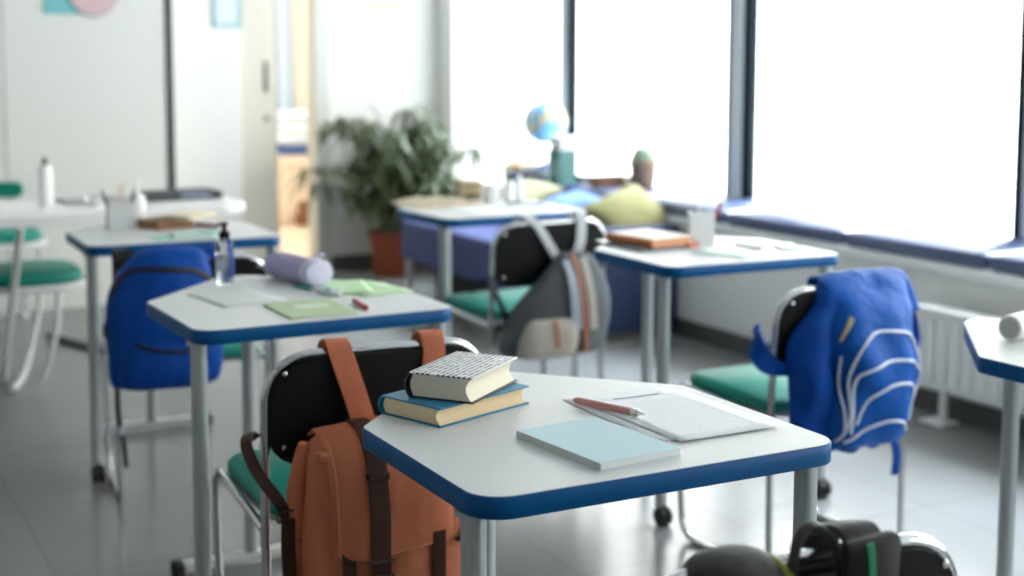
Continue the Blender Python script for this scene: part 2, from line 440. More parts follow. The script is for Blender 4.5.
ps = thing('paper_notice', 'cream printed notice high on the wall beside the doorway', 'poster', (3.46, YB - .002, 1.56))
obj('sheet', boxes((-.11, .11, -.003, 0, 0, .3)), mat('cream sheet', (.78, .73, .66), .7), ps, smooth=False)
obj('printed_band', boxes((-.11, .11, -.0045, -.003, .08, .10)), mat('tan print', (.62, .50, .38), .7), ps, smooth=False)

# ------------------------------------------------------------------ desks
DW, DS, DP = .615, .417, .325
def home_poly(inset=0.0):
    w_, s_, p_ = DW / 2 - inset, DS, DP
    pts = [(-w_, inset), (w_, inset), (w_, s_ - inset * .3), (0, s_ + p_ - inset * 1.3), (-w_, s_ - inset * .3)]
    return roundpoly(pts, [.052, .045, .028, .08, .028], 9)
def caster(name, parent, x, y):
    bm = bmesh.new()
    for s in (-1, 1):
        lathe(bm, [(0, -.008), (.024, -.008), (.027, -.004), (.027, .004), (.024, .008), (0, .008)], 20,
              Matrix.Translation((x + s * .011, y - .012, .027)) @ Matrix.Rotation(R(90), 4, 'Y'))
    box(bm, x - .006, x + .006, y - .024, y + .014, .030, .058)
    return obj(name, bm, RUBBER, parent)
def make_desk():
    t = thing('school_desk', '', 'desk', group='school desks with blue edges')
    obj('edge_band', mk(prism, home_poly(), .7185, .7495, .0015), BLUE, t, angle=50, label='blue edge of the desktop')
    obj('tabletop', mk(prism, home_poly(.0022), .7490, .7505), LAM, t, smooth=False)
    for x in (-DW / 2 + .020, DW / 2 - .020):
        lg = obj('leg', mk(lathe, [(.018, .052), (.018, .712), (.026, .712), (.026, .7184)], 24, Matrix.Translation((x, .062, 0))), STEEL, t)
        caster('caster', lg, x, .062)
    lg = obj('leg', mk(lathe, [(.018, .035), (.018, .712), (.026, .712), (.026, .7184)], 24, Matrix.Translation((0, .592, 0))), STEEL, t)
    fb = obj('foot_bar', boxes((-.185, .185, .574, .610, .010, .036)), mat('white foot bar', (.62, .63, .60), .4), t, bevel=.006)
    for s in (-1, 1):
        obj('end_cap', boxes((s * .198 - .014, s * .198 + .014, .570, .614, .0, .040)), RUBBER, fb, bevel=.006)
    return t
DESKS = {}
proto = make_desk()
for i, (k, x, y, r, lab) in enumerate([
    ('T1', 1.108, 1.590, 0.0, 'nearest blue-edged school desk, with two stacked books and a light blue notebook'),
    ('T2', 1.086, 2.880, 1.2, 'blue-edged school desk with the lilac pencil case and clear pump bottle'),
    ('T3', 1.151, 4.326, -1.2, 'blue-edged school desk behind the dome-topped blue backpack, in front of the white counter'),
    ('T4', 2.437, 4.512, 2.4, 'blue-edged school desk in front of the potted plant, behind the grey bag'),
    ('T5', 2.494, 3.173, -0.9, 'blue-edged school desk with an orange book and a white pencil cup'),
    ('T6', 2.385, 1.535, 2.0, 'blue-edged school desk cut by the right edge, with a white roll on it')]):
    o = proto if i == 0 else copy_tree(proto)
    DESKS[k] = place(o, (x, y, 0), R(r), lab)

# ------------------------------------------------------------------ chairs
def make_chair():
    t = thing('school_chair', '', 'chair', group='sled base chairs with green seats')
    H = .768; wx = .222; r = .0095
    # back hoop: rear uprights and top bar
    pts = [(-wx, .0, .30), (-wx, 0, .50), (-wx, -.02, H), (wx, -.02, H), (wx, 0, .50), (wx, 0, .30)]
    hoop = fillet(pts, [0, .1, .085, .085, .1, 0], 8)
    # slight backward bow of the top bar
    hoop = [Vector((p.x, p.y - (.012 * (1 - (p.x / wx) ** 2) if p.z > H - .03 else 0), p.z)) for p in hoop]
    obj('back_frame', mk(tube, hoop, r, 12), CHROME, t)
    for s in (-1, 1):
        side = fillet([(s * wx, .0, .305), (s * wx, -.005, .0105), (s * wx, .375, .0105), (s * wx, .415, .445), (s * wx, .012, .425)],
                      [0, .06, .06, .05, 0], 7)
        obj('side_frame', mk(tube, side, r, 12), CHROME, t)
    obj('cross_bar', mk(tube, [(-wx, .335, .425), (wx, .335, .425)], .008, 10), CHROME, t)
    obj('cross_bar', mk(tube, [(-wx, .10, .417), (wx, .10, .417)], .008, 10), CHROME, t)
    # seat
    poly = roundpoly([(-.205, .02), (.205, .02), (.212, .412), (-.212, .412)], [.06, .06, .07, .07], 8)
    bm = bmesh.new(); prism(bm, poly, .436, .474, .010)
    for v in bm.verts: v.co.z += -.012 * (1 - ((v.co.y - .216) / .24) ** 2) * (1 - (v.co.x / .22) ** 2) if v.co.z > .46 else 0
    obj('seat', bm, GREEN, t, angle=60)
    obj('seat_shell', mk(prism, roundpoly([(-.200, .025), (.200, .025), (.207, .407), (-.207, .407)], [.06] * 4, 8), .426, .4365), mat('grey seat shell', (.35, .36, .36), .5), t)
    # backrest shell: curved rounded rectangle
    bm = bmesh.new()
    nx, nz = 22, 10; x0, z0, z1 = .217, .558, .763; rc_t, rc_b = .082, .055
    def hw(z):
        if z > z1 - rc_t: q = (z - (z1 - rc_t)); return x0 - rc_t + math.sqrt(max(0, rc_t ** 2 - q * q))
        if z < z0 + rc_b: q = ((z0 + rc_b) - z); return x0 - rc_b + math.sqrt(max(0, rc_b ** 2 - q * q))
        return x0
    zs = [z0 + (z1 - z0) * (0.5 - 0.5 * cos(pi * j / 14)) for j in range(15)]
    for sgn in (0, 1):
        g = []
        for z in zs:
            row = []
            for i in range(nx + 1):
                x = hw(z) * (2 * i / nx - 1)
                y = -.008 - .02 * (z - .5) / .26 - .012 * (1 - (x / x0) ** 2)
                e = min(1, 1) * .009
                row.append(bm.verts.new((x, y + (e if sgn else -e), z)))
            g.append(row)
        for a in range(14):
            for b in range(nx): bm.faces.new((g[a][b], g[a][b + 1], g[a + 1][b + 1], g[a + 1][b]))
        if sgn == 0: g0 = g
    loop = lambda g: g[0] + [r_[-1] for r_ in g[1:]] + g[-1][::-1][1:] + [r_[0] for r_ in g[::-1][1:-1]]
    A, B = loop(g0), loop(g)
    for k in range(len(A)): bm.faces.new((A[k], A[(k + 1) % len(A)], B[(k + 1) % len(A)], B[k]))
    bmesh.ops.remove_doubles(bm, verts=bm.verts, dist=.0004)
    obj('backrest', bm, BLACKP, t, angle=50)
    for sx in (-1, 1):
        for z in (.737, .592):
            y = -.008 - .02 * (z - .5) / .26 - .012 * (1 - (.186 / x0) ** 2)
            obj('screw', mk(lathe, [(.0052, 0), (.0048, .002), (.003, .003), (0, .0032)], 14,
                Matrix.Translation((sx * .191, y - .0085, z)) @ Matrix.Rotation(R(90), 4, 'X')), SILVER, t)
    return t
CH = {}
proto = make_chair()
for i, (k, x, y, r, lab) in enumerate([
    ('C1', 1.026, 2.500, -3.0, 'black-backed chair with green seat under the terracotta rucksack'),
    ('C0', 1.012, 1.222, -5.0, 'nearest chair, black back cut by the bottom edge under the black backpack'),
    ('C3', 1.092, 4.075, -7.0, 'black-backed chair with green seat behind the dome-topped blue backpack'),
    ('C4', 2.346, 4.150, 2.0, 'black-backed chair with green seat under the grey bag with pale straps'),
    ('C5', 2.415, 2.735, 0.0, 'black-backed chair with green seat under the blue backpack with pale piping')]):
    o = proto if i == 0 else copy_tree(proto)
    CH[k] = place(o, (x, y, 0), R(r), lab)
    if k == 'C5': o.scale = (1.0, 1.0, .980)
    if k == 'C3': o.scale = (1.0, 1.0, .957)      # a slightly lower chair, tucked closer to its desk

# ------------------------------------------------------------------ soft bags
def catmull2(pts, n=6):
    return [(p.x, p.z) for p in catmull([(a, 0, b) for a, b in pts], n)]
def sgnpow(v, e): return math.copysign(abs(v) ** e, v)
class Soft:
    """soft body: cross sections are superellipses whose size changes with height"""
    def __init__(s, keys, e=3.2, amp=.006, nf=9, seed=0):
        s.k = keys; s.e = e; s.amp = amp; s.nf = nf; s.seed = seed      # keys: (z, cx, half width, cy, half depth)
    def at(s, z):
        k = s.k
        if z <= k[0][0]: return k[0][1:]
        for a, b in zip(k, k[1:]):
            if z <= b[0]:
                t = (z - a[0]) / (b[0] - a[0]); t = t * t * (3 - 2 * t) if False else t
                return [p + (q - p) * t for p, q in zip(a[1:], b[1:])]
        return k[-1][1:]
    def wr(s, p): return s.amp * noise.noise(Vector((p[0] * s.nf + s.seed, p[1] * s.nf, p[2] * s.nf * .8))) * 2
    def front(s, x, z, off=0.0):
        cx, w_, cy, d_ = s.at(z); u = min(.995, abs((x - cx) / w_))
        y = cy - d_ * (1 - u ** s.e) ** (1 / s.e)
        return Vector((x, y - s.wr((x, y, z)) - off, z))
    def mesh(s, bm, nz=28, seg=44):
        rings = []; z0, z1 = s.k[0][0], s.k[-1][0]
        for j in range(nz + 1):
            z = z0 + (z1 - z0) * j / nz
            cx, w_, cy, d_ = s.at(z); ring = []
            for i in range(seg):
                a = 2 * pi * i / seg
                x = cx + w_ * sgnpow(cos(a), 2 / s.e); y = cy + d_ * sgnpow(sin(a), 2 / s.e)
                q = s.wr((x, y, z)); l = math.hypot(x - cx, y - cy) or 1
                ring.append(bm.verts.new((x + (x - cx) / l * q, y + (y - cy) / l * q, z)))
            rings.append(ring)
        for A, B in zip(rings, rings[1:]):
            for k in range(seg): bm.faces.new((A[k], A[(k + 1) % seg], B[(k + 1) % seg], B[k]))
        bm.faces.new(rings[0][::-1]); bm.faces.new(rings[-1])

def smoothkeys(keys, n=6):
    """densify keys with Catmull-Rom"""
    out = []
    for i in range(len(keys) - 1):
        p0, p1, p2, p3 = keys[max(i - 1, 0)], keys[i], keys[i + 1], keys[min(i + 2, len(keys) - 1)]
        for k in range(n):
            t = k / n
            out.append(tuple(0.5 * (2 * b + (c - a) * t + (2 * a - 5 * b + 4 * c - d) * t * t + (3 * b - a - 3 * c + d) * t ** 3) for a, b, c, d in zip(p0, p1, p2, p3)))
    out.append(tuple(keys[-1]))
    # keep z monotone
    return [tuple(k) for k in out]

# --- terracotta rucksack on the C1 chair (local frame: chair origin, y<0 is behind the back)
def bag_orange():
    t = thing('rucksack', 'terracotta canvas rucksack with dark brown leather straps hanging on a chair back', 'backpack', CH['C1'].location + Vector((.022, 0, 0)), R(-2.0))
    S = Soft(smoothkeys([(.215, -.04, .125, -.10, .055), (.225, -.04, .150, -.10, .075), (.30, -.043, .162, -.108, .085), (.45, -.046, .158, -.108, .082),
                         (.56, -.046, .145, -.100, .072), (.605, -.046, .136, -.092, .060), (.630, -.046, .118, -.088, .04)]), 3.0, .007, 8, 3)
    obj('body', mk(S.mesh), ORANGE, t, subsurf=1)
    for sx in (-1, 1):
        bm = bmesh.new()
        pts = catmull([(sx * .142 - .046, -.075, .615), (sx * .156 - .046, -.07, .53), (sx * .164 - .044, -.068, .40), (sx * .158 - .042, -.07, .25)], 6)
        tube(bm, pts, [.012 + .009 * sin(pi * i / (len(pts) - 1)) for i in range(len(pts))], 10)
        obj('side_gusset', bm, ORANGE, t, subsurf=1)
    # flap
    prof = catmull([(-.022, .622), (-.055, .640), (-.110, .640), (-.158, .612), (-.184, .570), (-.194, .51), (-.198, .45), (-.198, .422)], 7)
    prof = [Vector((p.x, p.y)) for p in [Vector((a.x, a.y, 0)) for a in prof]]
    n = len(prof); bm = bmesh.new(); NX = 26; grid = []
    for j, p in enumerate(prof):
        row = []
        for i in range(NX + 1):
            u = 2 * i / NX - 1
            drop = .010 * u                       # the lower edge hangs a little higher on the right
            fr_ = j / (n - 1)
            half = .124
            if fr_ > .88:
                q = (fr_ - .88) / .12; half -= .030 * (1 - math.sqrt(max(0, 1 - q * q)))
            x = -.046 + u * half
            y = p.x + .022 * u ** 4 + .011 * noise.noise(Vector((x * 14, p.y * 11, 1)))
            z = p.y - .014 * u ** 4 * (1 - fr_) + drop * fr_ + .012 * (u ** 2) * (-1 if fr_ < .2 else 0)
            row.append(bm.verts.new((x, y, z)))
        grid.append(row)
    for a in range(n - 1):
        for b in range(NX): bm.faces.new((grid[a][b], grid[a][b + 1], grid[a + 1][b + 1], grid[a + 1][b]))
    fl = obj('flap', bm, ORANGE, t, subsurf=1)
    so = fl.modifiers.new('solid', 'SOLIDIFY'); so.thickness = .005; so.offset = 0
    # stitched hem of the flap
    hem = [g[0].co.copy() if False else None for g in []]
    me = fl.data; co = [v.co.copy() for v in me.vertices]; idx = lambda a, b: co[a * (NX + 1) + b]
    edge = [idx(a, 1) for a in range(8, n)] + [idx(n - 1, b) for b in range(1, NX)] + [idx(a, NX - 1) for a in range(n - 1, 8, -1)]
    edge = [e + Vector((0, -.0035, 0)) for e in edge]
    obj('stitched_hem', mk(tube, edge, .0016, 6), mat('light terracotta thread', (.62, .24, .13), .8), fl)
    # centre leather strap on the flap with loop and buckle
    def on_flap(x, j): 
        i = int(round(((x + .046) / .124 + 1) / 2 * NX)); return idx(j, max(0, min(NX, i)))
    cx = -.088
    pts = [on_flap(cx, j) + Vector((0, -.006, .004)) for j in range(8, n - 1, 2)]
    pts += [Vector((cx, -.208, .41)), Vector((cx, -.205, .37)), Vector((cx, -.204, .30)), Vector((cx, -.200, .25))]
    for p in pts: p.x = cx
    st = obj('centre_strap', mk(ribbon, catmull(pts, 2), (1, 0, 0), .038, .004), BROWN, t)
    bm = bmesh.new(); box(bm, cx - .021, cx + .021, -.203, -.183, .560, .575); obj('keeper_loop', bm, BROWN, st, bevel=.003)
    bm = bmesh.new(); q = [(cx - .024, -.212, .385), (cx + .024, -.212, .385), (cx + .024, -.212, .413), (cx - .024, -.212, .413)]
    tube(bm, q, .003, 8, True); obj('buckle', bm, mat('aged dark metal', (.12, .11, .10), .35, .9), st)
    for x in (-.142, .030):
        pts = [S.front(x, z, .006) for z in (.45, .38, .33, .28, .235)]
        obj('front_strap', mk(ribbon, pts, (1, 0, 0), .026, .004), BROWN, t)
    # side strap with buckle on the right
    pts = catmull([(.090, -.145, .58), (.100, -.155, .53), (.104, -.165, .47), (.096, -.185, .435), (.070, -.200, .425)], 5)
    ss = obj('side_strap', mk(ribbon, pts, (.3, -.9, 0), .022, .004), BROWN, t)
    tubep = [(.086, -.196, .415), (.108, -.188, .415), (.108, -.188, .438), (.086, -.196, .438)]
    obj('buckle', mk(tube, tubep, .003, 8, True), SILVER, ss)
    bm = boxes((-.182, -.164, -.150, -.118, .590, .606)); obj('toggle', bm, ORANGE, t, bevel=.004)
    # shoulder straps over the chair top
    for x0, x1, x2 in ((-.110, -.098, -.058), (.083, .083, .060)):
        pts = catmull([(x2, -.060, .60), (x2 + (x1 - x2) * .4, -.058, .66), (x1, -.050, .74), (x0, -.042, .782), (x0, -.022, .790), (x0 - .002, .000, .780), (x0 - .003, .012, .74), (x0 - .003, .014, .62)], 7)
        obj('shoulder_strap', mk(ribbon, pts, (1, 0, 0), .046, .006), ORANGE, t)
    # hanging side strap, left of the bag, looping forward
    pts = catmull([(-.250, .04, .60), (-.272, .015, .615), (-.284, -.02, .600), (-.270, -.045, .555), (-.242, -.07, .51), (-.220, -.08, .465), (-.190, -.085, .430), (-.15, -.09, .405)], 7)
    hs = obj('loose_strap', mk(ribbon, pts, [(1, 0, .3)] * len(pts), .022, .004), BROWN, t)
    obj('buckle', mk(tube, [(-.246, -.084, .470), (-.216, -.084, .470), (-.216, -.084, .490), (-.246, -.084, .490)], .003, 8, True), MATS['aged dark metal'], hs)
    pts = catmull([(-.226, -.086, .475), (-.228, -.090, .43), (-.227, -.091, .39), (-.226, -.091, .362)], 5)
    obj('strap_end', mk(ribbon, pts, (1, 0, 0), .026, .004), BROWN, hs)
bag_orange()

# --- dome topped blue backpack on C3
def bag_blue():
    t = thing('backpack', 'plain blue domed backpack with black zips on the left rear chair', 'backpack', CH['C3'].location + Vector((-.004, 0, -.022)), R(-8.0))
    S = Soft(smoothkeys([(.400, -.085, .125, -.095, .05), (.410, -.085, .145, -.095, .07), (.47, -.088, .160, -.100, .085), (.58, -.088, .166, -.098, .082),
                         (.66, -.084, .158, -.090, .074), (.73, -.078, .138, -.078, .062), (.772, -.074, .110, -.066, .048), (.795, -.070, .080, -.06, .032), (.803, -.070, .04, -.06, .012)]), 2.7, .012, 7, 11)
    obj('body', mk(S.mesh, 36), BLUEB, t, subsurf=1)
    P = Soft(smoothkeys([(.404, -.095, .10, -.13, .045), (.415, -.095, .122, -.14, .058), (.46, -.095, .128, -.142, .062), (.52, -.095, .122, -.135, .058), (.555, -.095, .11, -.125, .045), (.57, -.095, .09, -.115, .03)]), 3, .005, 9, 5)
    pk = obj('front_pocket', mk(P.mesh, 18), BLUEB, t, subsurf=1)
    obj('pocket_zip', mk(ribbon, [P.front(x, z, .003) for x, z in catmull2([(-.20, .555), (-.156, .533), (-.095, .520), (-.03, .517), (.012, .528)])], (0, 0, 1), .011, .004), ZIP, pk)
    pts = [S.front(x, z, .004) for x, z in catmull2([(-.236, .672), (-.220, .708), (-.198, .731), (-.165, .745), (-.09, .747), (-.02, .741), (.025, .722), (.050, .697), (.062, .665)])]
    obj('main_zip', mk(ribbon, pts, (0, .3, 1), .016, .005), ZIP, t)
    # shoulder straps
    for s, x in ((-1, -.20), (1, .075)):
        pts = catmull([(x * .8 - .01, -.03, .76), (x, -.02, .785), (x, .006, .786), (x - .002 * s, .022, .74), (x, .026, .60)], 6)
        obj('shoulder_strap', mk(ribbon, pts, (1, 0, 0), .05, .008), BLUEB if s > 0 else ZIP, t)
    # dangling black webbing strap with buckle on the left
    pts = catmull([(-.215, -.03, .63), (-.242, -.02, .56), (-.236, -.04, .47), (-.225, -.06, .40), (-.222, -.065, .32), (-.212, -.07, .25), (-.205, -.07, .16)], 6)
    st = obj('webbing_strap', mk(ribbon, pts, (1, .2, 0), [.030] * 8 + [.014] * (len(pts) - 8), .004), ZIP, t)
    obj('slider', boxes((-.222, -.206, -.078, -.066, .258, .282)), PIPING, st, bevel=.003)
    pts = catmull([(.215, -.0, .60), (.238, .01, .50), (.232, 0, .40), (.225, 0, .33)], 6)
    obj('webbing_strap', mk(ribbon, pts, (1, .2, 0), .016, .004), ZIP, t)
bag_blue()

# --- blue backpack with pale piping on C5
def bag_piped():
    t = thing('backpack', 'blue backpack with pale curved piping hanging on the right hand chair', 'backpack', CH['C5'].location + Vector((-.020, 0, .034)), R(0)); t.scale = (1, 1, .945)
    S = Soft(smoothkeys([(.345, .0, .075, -.085, .04), (.355, .0, .10, -.09, .062), (.42, .012, .125, -.100, .080), (.52, .022, .130, -.105, .088),
                         (.62, .020, .122, -.098, .080), (.70, .032, .122, -.082, .062), (.755, .046, .128, -.060, .042), (.785, .060, .138, -.035, .03), (.797, .062, .12, -.030, .018)]), 2.6, .013, 11, 21)
    obj('body', mk(S.mesh, 44, 60), BLUEB2, t, subsurf=1)
    # draped top folded over the chair back
    bm = bmesh.new(); NX = 18; prof = catmull([(-.10, .70), (-.075, .75), (-.045, .792), (-.012, .800), (.012, .785), (.020, .72), (.020, .66)], 5); g = []
    for j, p in enumerate(prof):
        row = []
        for i in range(NX + 1):
            u = 2 * i / NX - 1
            x = .052 + u * (.140 - .010 * (j / len(prof)))
            row.append(bm.verts.new((x, p.x + .012 * noise.noise(Vector((x * 16, p.y * 9, 4))), p.y + .010 * noise.noise(Vector((x * 20, p.y * 5, 9))) - .010 * u ** 4)))
        g.append(row)
    for a in range(len(prof) - 1):
        for b in range(NX): bm.faces.new((g[a][b], g[a][b + 1], g[a + 1][b + 1], g[a + 1][b]))
    o = obj('top_drape', bm, BLUEB2, t, subsurf=1); so = o.modifiers.new('solid', 'SOLIDIFY'); so.thickness = .006
    # left side panel in deeper blue
    Q = Soft(smoothkeys([(.355, -.11, .035, -.07, .03), (.39, -.125, .055, -.072, .045), (.50, -.135, .062, -.075, .055), (.62, -.125, .058, -.07, .05), (.72, -.075, .05, -.055, .04), (.765, -.05, .04, -.04, .03)]), 2.4, .012, 12, 2)
    obj('side_panel', mk(Q.mesh, 24), BLUEB, t, subsurf=1)
    for L in (((-.105, .365), (-.088, .439), (-.086, .556), (-.063, .627), (-.011, .659), (.068, .655), (.108, .635), (.128, .574), (.130, .48), (.115, .41)),
              ((-.082, .399), (-.078, .53), (-.055, .566), (.012, .584), (.088, .579), (.118, .555)),
              ((-.070, .423), (-.045, .486), (.008, .518), (.07, .522), (.108, .500), (.122, .457)),
              ((-.091, .373), (-.042, .407), (.018, .426), (.065, .417), (.085, .392))):
        obj('piping', mk(tube, [S.front(x, z, .003) for x, z in catmull2(L)], .0042, 8), PIPING, t)
    obj('side_piping', mk(tube, [S.front(x, z, .002) for x, z in catmull2([(-.095, .40), (-.100, .50), (-.098, .60)])], .0035, 8), PIPING, t)
    # left shoulder strap bundle hanging out to the left of the chair back
    pts = catmull([(-.234, .02, .665), (-.246, .005, .655), (-.258, -.01, .63), (-.260, -.025, .60), (-.240, -.035, .57), (-.19, -.045, .555), (-.13, -.06, .54)], 7)
    obj('shoulder_strap', mk(ribbon, pts, [(0, .3, 1)] * 10 + [(.2, 0, 1)] * (len(pts) - 10), [.012 + .04 * abs(sin(pi * i / (len(pts) - 1))) for i in range(len(pts))], .010), BLUEB, t)
    pts = catmull([(.205, -.02, .70), (.248, -.01, .67), (.252, -.02, .60), (.200, -.05, .55)], 7)
    obj('shoulder_strap', mk(ribbon, pts, (.3, 1, .3), .040, .010), BLUEB, t)
    pts = catmull([(-.10, -.135, .64), (-.085, -.145, .68), (-.070, -.140, .70)], 5)
    obj('zip_pull', mk(ribbon, pts, (1, 0, .4), .014, .004), mat('khaki webbing', (.30, .24, .13), .7), t)
    # bottom ruffle and the hanging strap ends
    bm = bmesh.new(); pts = [(-.11 + .018 * i, -.10 - .02 * sin(i * 1.9), .357 + .010 * sin(i * 1.3)) for i in range(14)]
    tube(bm, catmull(pts, 3), .020, 10); obj('bottom_hem', bm, BLUEB2, t, subsurf=1)
    obj('strap_end', mk(ribbon, catmull([(.095, -.12, .36), (.098, -.13, .31), (.096, -.128, .255)], 5), (1, 0, 0), .022, .005), BLUEB, t)
    obj('strap_end', mk(ribbon, catmull([(-.12, -.08, .44), (-.145, -.09, .40), (-.11, -.10, .365)], 5), (1, 0, 0), .018, .005), BLUEB, t)
bag_piped()

# --- grey drawstring bag on C4
def bag_grey():
    t = thing('tote_bag', 'charcoal grey bag with pale webbing straps and a leather strip on the rear chair', 'bag', CH['C4'].location, R(2.0))
    S = Soft(smoothkeys([(.332, -.045, .17, -.10, .05), (.342, -.045, .195, -.105, .075), (.40, -.04, .20, -.11, .085), (.50, .0, .172, -.10, .075), (.58, .035, .125, -.09, .06), (.64, .055, .08, -.075, .045), (.67, .055, .05, -.07, .03)]), 2.6, .010, 8, 31)
    obj('body', mk(S.mesh, 30), GREYB, t, subsurf=1)
    # pale lower pocket
    P = Soft(smoothkeys([(.336, -.10, .09, -.155, .03), (.35, -.10, .105, -.165, .042), (.41, -.09, .105, -.168, .042), (.455, -.08, .09, -.158, .032), (.47, -.08, .07, -.15, .02)]), 3, .005, 12, 6)
    pk = obj('front_pocket', mk(P.mesh, 14), SAND, t, subsurf=1)
    obj('leather_tab', mk(ribbon, [P.front(-.085, z, .004) for z in (.46, .43, .40, .375)], (1, 0, .1), .014, .004), TAN, pk)
    # pale webbing strips down the front
    obj('webbing_strip', mk(ribbon, [S.front(.005, z, .006) for z in (.65, .60, .55, .50, .45, .425)], (1, 0, 0), [.03, .035, .04, .042, .045, .045], .004), mat('light grey blue webbing', (.36, .42, .48), .7), t)
    obj('leather_strip', mk(ribbon, [S.front(.030, z, .008) for z in (.665, .62, .56, .50, .44, .38, .345)], (1, 0, 0), .015, .005), TAN, t)
    obj('webbing_strip', mk(ribbon, [S.front(.068, z, .006) for z in (.655, .60, .55, .50, .45, .42)], (1, 0, 0), .03, .004), SAND, t)
    for pts, wd in (([(.0, -.055, .655), (-.03, -.055, .70), (-.07, -.045, .765), (-.10, -.035, .790), (-.115, -.012, .788), (-.118, .008, .76), (-.118, .012, .66)], .032),
                ([(.078, -.055, .655), (.098, -.055, .70), (.108, -.045, .765), (.110, -.035, .796), (.110, -.012, .798), (.108, .008, .77), (.108, .012, .66)], .038)):
        obj('shoulder_strap', mk(ribbon, catmull(pts, 6), (1, 0, 0), wd, .006), GREYL, t)
    # black straps hanging at the left of the chair
    pts = catmull([(-.225, -.01, .60), (-.232, -.03, .56), (-.21, -.05, .50), (-.19, -.06, .44), (-.17, -.06, .36)], 6)
    obj('loose_strap', mk(ribbon, pts, (1, .2, 0), .022, .004), ZIP, t)
    pts = catmull([(-.228, .02, .575), (-.25, .03, .565), (-.28, .05, .545)], 4)
    obj('loose_strap', mk(ribbon, pts, (0, .2, 1), .024, .004), ZIP, t)
bag_grey()

# --- black backpack on the nearest chair
def bag_black():
    t = thing('backpack', 'black backpack with yellow green trim on the nearest chair, at the bottom edge', 'backpack', CH['C0'].location + Vector((.006, 0, -.010)), R(-5))
    S = Soft(smoothkeys([(.30, -.02, .13, -.11, .06), (.32, -.02, .15, -.115, .085), (.45, -.02, .16, -.12, .095), (.62, -.03, .155, -.11, .085), (.71, -.03, .145, -.10, .07), (.755, -.03, .12, -.085, .05), (.770, -.03, .08, -.08, .03)]), 2.8, .006, 8, 41)
    BK = mat('black nylon', (.010, .010, .012), .6, bump=.3, bscale=40)
    obj('body', mk(S.mesh, 28), BK, t, subsurf=1)
    # wide padded strap over the chair top, yellow-green edge
    YG = mat('yellow green trim', (.24, .27, .03), .6)
    T = Soft(smoothkeys([(.66, -.108, .060, -.060, .055), (.72, -.108, .066, -.055, .062), (.765, -.108, .062, -.048, .056), (.790, -.106, .050, -.045, .042), (.802, -.103, .034, -.042, .026), (.806, -.102, .012, -.04, .01)]), 2.5, .005, 12, 14)
    st = obj('top_pocket', mk(T.mesh, 18, 36), BK, t, subsurf=1)
    obj('trim', mk(tube, catmull([(-.066, -.120, .70), (-.062, -.102, .765), (-.066, -.060, .793), (-.066, -.015, .780), (-.064, .005, .74)], 6), .005, 8), YG, st)
    # haul loop
    pts = catmull([(-.052, -.085, .73), (-.057, -.080, .79), (-.044, -.076, .826), (-.022, -.076, .832), (.000, -.08, .806), (.006, -.085, .74)], 7)
    obj('haul_loop', mk(ribbon, pts, (.1, 1, 0), .016, .004), BK, t)
    # right flap panel with green and yellow stripes, held by a strap over the chair top
    poly = roundpoly([(-.008, .66), (.066, .66), (.076, .818), (.006, .812)], [.02, .02, .008, .012], 5)
    M = Matrix(((1, 0, 0, 0), (0, 0, -1, -.078), (0, 1, 0, 0), (0, 0, 0, 1)))
    bm = bmesh.new(); prism(bm, poly, 0, .018, .003); bmesh.ops.transform(bm, matrix=M, verts=bm.verts)
    r_ = obj('side_flap', bm, mat('dark grey padding', (.02, .02, .023), .7), t, angle=60)
    obj('trim', mk(ribbon, catmull([(.030, -.0985, .812), (.034, -.0985, .77), (.026, -.0985, .72), (.012, -.0985, .67)], 5), (1, 0, .1), .009, .003), mat('green stripe webbing', (.02, .25, .12), .6), r_)
    obj('trim', mk(ribbon, catmull([(.022, -.0985, .765), (.016, -.0985, .72), (.000, -.0985, .675)], 5), (1, 0, .3), .012, .003), YG, r_)
    pts = catmull([(.045, -.078, .79), (.045, -.055, .812), (.045, -.022, .806), (.045, .008, .79), (.045, .022, .74), (.045, .024, .68)], 6)
    obj('padded_strap', mk(ribbon, pts, (1, 0, 0), .05, .008), BK, t)
bag_black()

